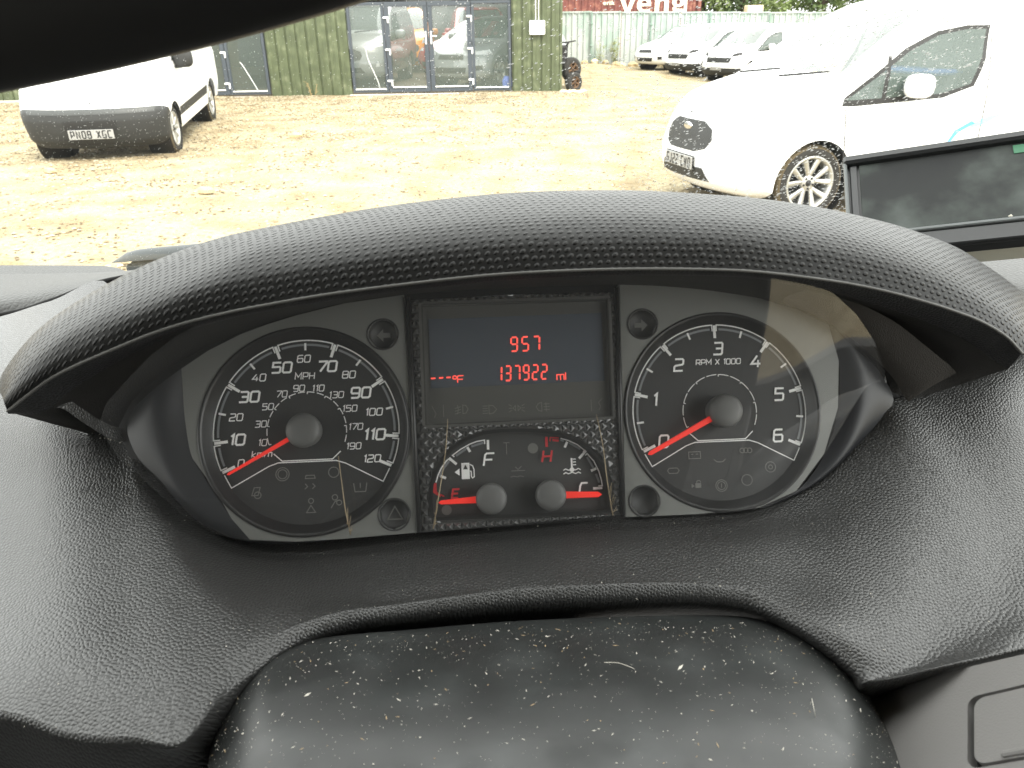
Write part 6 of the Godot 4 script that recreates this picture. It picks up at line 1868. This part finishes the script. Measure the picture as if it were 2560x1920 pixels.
func build_workshop() -> void:
	var z := -17.08
	var b := thing("workshop_building", "dark green metal clad workshop with grey framed glass doors", "workshop")
	var ribs := func(x0: float, x1: float, y0: float, y1: float) -> void:
		var n: int = maxi(1, int(round((x1 - x0) / .215)))
		var w := (x1 - x0) / n
		for k in n:
			var a := x0 + k * w
			var st := begin()
			st.set_smooth_group(-1)
			var prof := [[0, 0.0], [.022, 0.0], [.032, .026], [w * .42, .026], [w * .44, .021], [w * .56, .021], [w * .58, .026], [w - .010, .026], [w, 0.0]]
			for i in prof.size() - 1:
				quad(st, Vector3(a + prof[i][0], y0, z + prof[i][1]), Vector3(a + prof[i + 1][0], y0, z + prof[i + 1][1]), Vector3(a + prof[i + 1][0], y1, z + prof[i + 1][1]), Vector3(a + prof[i][0], y1, z + prof[i][1]), Vector3(0, 0, 1))
			put("cladding_panel", done(st), M.green_clad, b)
	(ribs as Callable).call(-12.0, -6.95, .34, 3.3)
	(ribs as Callable).call(-4.88, -3.20, .34, 3.3)
	(ribs as Callable).call(.12, 1.09, .34, 3.3)
	(ribs as Callable).call(-6.95, -4.88, 2.1, 3.3)
	(ribs as Callable).call(-3.20, .12, 2.1, 3.3)
	# corner flashing and side wall
	put("corner_trim", boxmesh(Vector3(1.115, 1.82, z - .03), Vector3(.05, 2.98, .12), .004), M.green_clad, b)
	put("side_wall", boxmesh(Vector3(1.10, 1.82, z - 7.1), Vector3(.04, 2.96, 14.0)), M.green_clad, b)
	put("side_wall", boxmesh(Vector3(-12.0, 1.82, z - 7.1), Vector3(.04, 2.96, 14.0)), M.green_clad, b)
	put("roof", boxmesh(Vector3(-7.6, 3.36, z - 7.0), Vector3(8.8, .05, 14.2)), M.green_clad, b)
	put("roof", boxmesh(Vector3(-.1, 3.36, z - 7.0), Vector3(2.8, .05, 14.2)), M.green_clad, b)
	put("back_wall", boxmesh(Vector3(-5.45, 1.82, z - 14.1), Vector3(13.1, 2.96, .05)), M.inner, b)
	put("floor", boxmesh(Vector3(-5.45, .345, z - 7.0), Vector3(13.0, .03, 13.8)), M.dirt_floor, b)
	put("kerb", boxmesh(Vector3(-1.55, .315, z + .10), Vector3(3.4, .075, .16), .012), M.concrete, b)
	put("kerb", boxmesh(Vector3(-4.10, .295, z + .06), Vector3(1.5, .06, .05), .010), M.concrete, b)
	put("kerb", boxmesh(Vector3(-5.95, .315, z + .08), Vector3(2.1, .07, .12), .012), M.concrete, b)
	put("kerb", boxmesh(Vector3(-9.4, .315, z + .08), Vector3(4.4, .07, .12), .012), M.concrete, b)
	put("kerb", boxmesh(Vector3(.62, .295, z + .06), Vector3(.9, .05, .08), .010), M.concrete, b)
	glazed(b, "side_light", -3.18, -2.44, .38, 2.06, z, .055)
	glazed(b, "glass_door", -2.43, -1.57, .38, 2.06, z, .085, -1, 1)
	glazed(b, "glass_door", -1.56, -.70, .38, 2.06, z, .085, 1, -1)
	glazed(b, "side_light", -.69, .10, .38, 2.06, z, .055)
	glazed(b, "side_light", -5.72, -4.90, .38, 2.06, z, .055)
	glazed(b, "glass_door", -6.93, -5.73, .38, 2.06, z, .085, 1, 0)
	# cable and rods behind the panes
	for e in [[[Vector3(-2.90, 1.25, z - .25), Vector3(-2.86, 1.0, z - .22), Vector3(-2.70, .60, z - .2), Vector3(-2.66, .42, z - .2)], "white cable hanging behind the pane left of the double doors"], [[Vector3(-5.52, 1.0, z - .2), Vector3(-5.45, .9, z - .2), Vector3(-5.25, .5, z - .2), Vector3(-5.22, .4, z - .2)], "white bent rod behind the left glazing"]]:
		var st := begin()
		tube(st, refine(e[0], 16), .010, .010, 6)
		tag(put("cable", done(st), M.white_plastic), e[1], "cable")
	var bag := put("blue_bag", rock_mesh(3), M.blue_bag, null, Vector3(.02, .50, z - .35))
	bag.scale = Vector3(.13, .15, .12)
	tag(bag, "crumpled blue bag by the wheel of the silver hatchback behind the glass", "bag")
	# control box
	var cb := thing("control_box", "white control box with conduit on the green wall right of the doors", "control box", Vector3(.63, 1.55, z + .03))
	put("cover", boxmesh(Vector3(0, 0, .045), Vector3(.31, .26, .09), .012), M.white_plastic, cb)
	for x in [-.03, .03]:
		var st := begin()
		tube(st, [Vector3(x, .13, .03), Vector3(x, 1.5, .03)], .011, .011, 8)
		put("conduit", done(st), M.white_plastic, cb)
	# weeds at the foot of the wall
	weed(Vector3(-4.0, .33, z + .14), .30, M.weed_dry, "dry yellow weed at the foot of the green wall", 3)

func weed(at: Vector3, h: float, m: Material, label: String, n: int, spread_r := .12) -> void:
	var o := thing("weed", label, "weed", at)
	var r := RandomNumberGenerator.new()
	r.seed = int(h * 977) + n
	for k in n:
		var st := begin()
		var a := r.randf() * TAU
		var top := Vector3(cos(a) * spread_r * r.randf_range(.5, 1.6), h * r.randf_range(.6, 1.0), sin(a) * spread_r)
		var base := Vector3(cos(a) * spread_r * .3, -.03, sin(a) * spread_r * .3)
		tube(st, [base, (base + top) * .5 + Vector3(0, h * .08, 0), top], .006, .002, 4)
		for j in 14:
			var f := r.randf_range(.15, 1.0)
			var p := base.lerp(top, f)
			var d: Vector3 = Vector3(r.randf_range(-1, 1), r.randf_range(-.1, .9), r.randf_range(-1, 1)).normalized() * h * r.randf_range(.08, .18)
			var w := d.cross(Vector3(r.randf(), 1, r.randf())).normalized() * h * .022
			st.set_smooth_group(-1)
			tri(st, p, p + d * .5 + w, p + d, Vector3.UP)
			tri(st, p, p + d, p + d * .5 - w, Vector3.UP)
		put("stem", done(st), m, o)

func build_yard_edge() -> void:
	var z := -31.5
	var f := thing("metal_fence", "tall whitish corrugated sheet fence along the far side of the yard", "fence")
	var x := 1.0
	var k := 0
	while x < 17.0:
		var w := 1.08
		var yb := ground_y(x + w * .5, z) - .02
		var yt := 1.99 - (x - 2.0) * .018
		var st := begin()
		st.set_smooth_group(-1)
		var n := 5
		for i in n:
			var a := x + w * i / n
			var p := w / n
			var pr := [[0, 0.0], [p * .62, 0.0], [p * .70, .045], [p * .92, .045], [p, 0.0]]
			for j in 4:
				quad(st, Vector3(a + pr[j][0], yb, z + pr[j][1]), Vector3(a + pr[j + 1][0], yb, z + pr[j + 1][1]), Vector3(a + pr[j + 1][0], yt, z + pr[j + 1][1]), Vector3(a + pr[j][0], yt, z + pr[j][1]), Vector3(0, 0, 1))
		put("fence_sheet", done(st), M.sheet_white, f)
		put("top_rail", boxmesh(Vector3(x + w * .5, yt + .02, z + .02), Vector3(w, .05, .08)), M.sheet_white, f)
		if k % 2 == 1:
			var ps := begin()
			box(ps, Vector3(x + w + .0, (yb + yt) * .5, z + .09), Vector3(.06, yt - yb, .05), .008)
			for yy in [.35, .78]: box(ps, Vector3(x + w, lerpf(yb, yt, yy), z + .12), Vector3(.11, .06, .05), .01)
			put("post", done(ps), M.post_green, f)
		x += w + .02
		k += 1
	# rubble along its foot
	rng.seed = 33
	for i in 12:
		var rx := 2.2 + i * .36 + rng.randf_range(-.1, .1)
		var s := rng.randf_range(.10, .24)
		var r := put("rubble", rock_mesh(100 + i), M.rubble if i % 3 else M.brick_pale, null, Vector3(rx, ground_y(rx, z + .4) + s * .2, z + .4 + rng.randf_range(-.1, .2)))
		r.scale = Vector3(s, s * .6, s * .7)
		r.rotation.y = rng.randf() * TAU
		tag(r, "rough tan rubble lump at the foot of the metal fence", "rubble", "rubble along the fence foot")
	weed(Vector3(4.02, .2, z + .35), 1.0, M.weed, "tall green weed against the metal fence", 7, .16)
	weed(Vector3(3.45, .22, z + .35), .85, M.weed, "thin pale weed left of the tall one by the fence", 4, .16)
	weed(Vector3(5.75, .12, z + .35), .5, M.weed, "low weed at the fence beside the small white hatchback", 4, .12)
	# shipping container behind
	var c := thing("shipping_container", "rusty red shipping container with cream lettering behind the fence", "container")
	var cz := -34.6
	var st := begin()
	st.set_smooth_group(-1)
	var x0 := 1.5
	var x1 := 7.86
	var n := 24
	for i in n:
		var a := lerpf(x0, x1, float(i) / n)
		var p := (x1 - x0) / n
		var pr := [[0, 0.0], [p * .38, 0.0], [p * .5, -.035], [p * .88, -.035], [p, 0.0]]
		for j in 4:
			quad(st, Vector3(a + pr[j][0], .2, cz + pr[j][1]), Vector3(a + pr[j + 1][0], .2, cz + pr[j + 1][1]), Vector3(a + pr[j + 1][0], 3.0, cz + pr[j + 1][1]), Vector3(a + pr[j][0], 3.0, cz + pr[j][1]), Vector3(0, 0, 1))
	put("side_panel", done(st), M.container, c)
	put("body", boxmesh(Vector3((x0 + x1) * .5, 1.6, cz - 1.25), Vector3(x1 - x0 - .04, 2.76, 2.4)), M.container, c)
	for xx in [x0 + .03, x1 - .03]: put("corner_post", boxmesh(Vector3(xx, 1.6, cz + .02), Vector3(.14, 2.9, .14), .01), M.container, c)
	for e in [["veng", .94, 4.62, 2.06], ["erik", .20, 3.93, 2.30]]:
		var tm := TextMesh.new()
		var fnt := SystemFont.new()
		fnt.font_names = PackedStringArray(["Droid Sans"])
		fnt.font_weight = 700
		tm.font = fnt
		tm.text = e[0]
		tm.font_size = 96
		tm.pixel_size = e[1] / 96.0
		tm.depth = .01
		tm.horizontal_alignment = HORIZONTAL_ALIGNMENT_LEFT
		tm.vertical_alignment = VERTICAL_ALIGNMENT_BOTTOM
		var l := put("lettering", tm, M.cream, c, Vector3(e[2], e[3] - e[1] * .30, cz + .012))
		l.scale = Vector3(1.25, 1.0, 1.0)
	put("stripe", boxmesh(Vector3(7.28, 2.4, cz + .012), Vector3(.12, 1.2, .012)), M.cream, c)
	# green skip with a rail and a pale block on it
	var s := thing("green_skip", "dark green skip with pale rail behind the fence under the trees", "skip")
	put("side", boxmesh(Vector3(11.1, 1.45, -35.2), Vector3(5.2, .66, .1), .02), M.skip_green, s)
	put("rim", boxmesh(Vector3(11.1, 1.80, -35.15), Vector3(5.3, .05, .18), .01), M.post_green, s)
	for xx in [8.9, 10.0, 11.1, 12.2, 13.3]: put("rib", boxmesh(Vector3(xx, 1.45, -35.1), Vector3(.07, .6, .08), .01), M.post_green, s)
	tag(put("pale_block", boxmesh(Vector3(10.35, 2.02, -35.6), Vector3(.68, .36, .5), .03), M.brick_pale), "pale sandy block standing on the green skip", "block")
	# quad bike behind the corner
	var q := thing("quad_bike", "black quad bike parked behind the corner of the green workshop", "quad bike", Vector3(1.30, .36, -17.55))
	for e in [[Vector3(.06, .38, .10), .24], [Vector3(.10, .14, .30), .20], [Vector3(-.5, .24, .10), .24], [Vector3(-.5, .24, -.6), .24], [Vector3(.06, .24, -.6), .24]]:
		wheel(q, e[0], e[1], 1.0, 5, e[1] * .55, false, "rust")
	for w in q.get_children(): w.rotation.y = -.9 if w.get_index() < 2 else 0.0
	for w in q.get_children():
		if w.get_index() < 2:
			var at: Vector3 = [Vector3(.06, .38, .10), Vector3(.10, .14, .30)][w.get_index()]
			w.position = at - w.basis * at
	st = begin()
	box(st, Vector3(-.22, .55, -.2), Vector3(.34, .22, .9), .05)
	box(st, Vector3(-.10, .70, .05), Vector3(.16, .30, .18), .04)
	put("body", done(st), M.ink, q)
	st = begin()
	tube(st, [Vector3(-.05, .62, .1), Vector3(-.03, .85, .05), Vector3(.0, .90, .08)], .03, .02, 8)
	tube(st, [Vector3(-.35, .92, .02), Vector3(-.05, .90, .06), Vector3(.15, .93, .04)], .018, .016, 8)
	put("handlebar", done(st), M.ink, q)
	st = begin()
	box(st, Vector3(.20, .34, .14), Vector3(.12, .05, .05), .01)
	put("peg", done(st), M.ink, q)
	# bits of broken concrete before it
	for i in 5:
		var p := Vector3(1.15 + i * .10, .36, -16.72 + (i % 2) * .18)
		var r := put("rubble", rock_mesh(200 + i), M.brick_pale, null, p)
		r.scale = Vector3(.09, .04, .06)
		tag(r, "small pale rubble piece at the green workshop corner", "rubble", "rubble at the workshop corner")
	# trees
	for t in [[10.6, -38.2, 5.5, 2.2, "dark bushy tree left of the pale block"], [14.2, -38.4, 5.8, 2.4, "dense green tree right of the pale block above the skip"], [17.4, -38.8, 6.0, 2.5, "green tree above the right end of the skip"], [8.9, -39.0, 6.0, 2.6, "dark green tree beside the end of the red container"], [12.2, -40.5, 7.0, 3.0, "broad green tree behind the pale block"], [15.6, -40.0, 6.5, 2.8, "yellow green tree behind the green skip"], [19.2, -41.0, 7.0, 3.2, "tall green tree behind the roofs of the white vans"], [23.5, -42.0, 7.0, 3.4, "green tree at the far right behind the white van"]]:
		tree(Vector3(t[0], .1, t[1]), t[2], t[3], t[4])

func tree(at: Vector3, h: float, r: float, label: String) -> void:
	var o := thing("tree", label, "tree", at, "trees behind the yard")
	var g := RandomNumberGenerator.new()
	g.seed = int(at.x * 31)
	var st := begin()
	tube(st, [Vector3.ZERO, Vector3(.1, h * .3, 0), Vector3(0, h * .7, .1)], .22, .07, 8)
	for k in 6:
		var a := g.randf() * TAU
		tube(st, [Vector3(0, h * .35, 0), Vector3(cos(a) * r * .6, h * (.5 + .06 * k), sin(a) * r * .6)], .08, .02, 6)
	put("trunk", done(st), M.bark, o)
	var tools := [begin(), begin(), begin()]
	for s in tools: s.set_smooth_group(-1)
	for k in 60:
		var d := Vector3(g.randf_range(-1, 1), g.randf_range(-1, 1), g.randf_range(-1, 1))
		if d.length() > 1.0: d = d.normalized() * g.randf()
		var c := Vector3(d.x * r, h * .52 + d.y * h * .47, d.z * r * .8)
		var cr := g.randf_range(.35, .75)
		var st2: SurfaceTool = tools[g.randi_range(0, 2)]
		for j in 110:
			var q := Vector3(g.randf_range(-1, 1), g.randf_range(-1, 1), g.randf_range(-1, 1)).normalized() * cr * pow(g.randf(), .4)
			var p := c + q
			var u := Vector3(g.randf_range(-1, 1), g.randf_range(-1, 1), g.randf_range(-1, 1)).normalized()
			var w := u.cross(Vector3(g.randf(), g.randf(), 1)).normalized()
			var s := g.randf_range(.06, .13)
			tri(st2, p - u * s, p + w * s * .5, p + u * s, q)
			tri(st2, p - u * s, p + u * s, p - w * s * .5, q)
	for k in 3: put("crown", done(tools[k]), M["leaf%d" % k], o)

func _ready() -> void:
	var cam := Camera3D.new()
	cam.name = "camera"
	add_child(cam)
	cam.position = Vector3(0, 1.6, 0)
	cam.rotation_degrees = Vector3(-25, 0, -1.0)
	cam.fov = 53.08
	cam.near = 0.02
	cam.far = 2000
	var lens := CameraAttributesPhysical.new()
	lens.frustum_focal_length = 24.03
	lens.frustum_near = 0.02
	lens.frustum_far = 2000
	lens.exposure_aperture = 26.0
	lens.frustum_focus_distance = 0.6
	cam.attributes = lens
	var sky := ProceduralSkyMaterial.new()
	sky.sky_top_color = Color(.97, .98, .965)
	sky.sky_horizon_color = Color(.90, .91, .895)
	sky.ground_bottom_color = Color(.45, .42, .36)
	sky.ground_horizon_color = Color(.80, .79, .76)
	sky.sky_energy_multiplier = 1.15
	var env := Environment.new()
	env.background_mode = Environment.BG_SKY
	env.sky = Sky.new()
	env.sky.sky_material = sky
	env.tonemap_mode = Environment.TONE_MAPPER_LINEAR
	env.tonemap_exposure = 4.0
	env.sdfgi_enabled = true
	env.ssao_enabled = true
	env.ssil_enabled = true
	var we := WorldEnvironment.new()
	we.name = "world"
	we.environment = env
	add_child(we)
	var sun := DirectionalLight3D.new()
	sun.name = "sun"
	sun.light_energy = 0.45
	sun.light_color = Color(1, .97, .92)
	sun.light_angular_distance = 12.0
	sun.shadow_enabled = true
	sun.rotation_degrees = Vector3(-48, 35, 0)
	add_child(sun)
	make_materials()
	build_ground()
	build_workshop()
	build_yard_edge()
	build_vehicles()
	build_dash()
	build_shroud()
	build_cluster()
	build_cab_things()
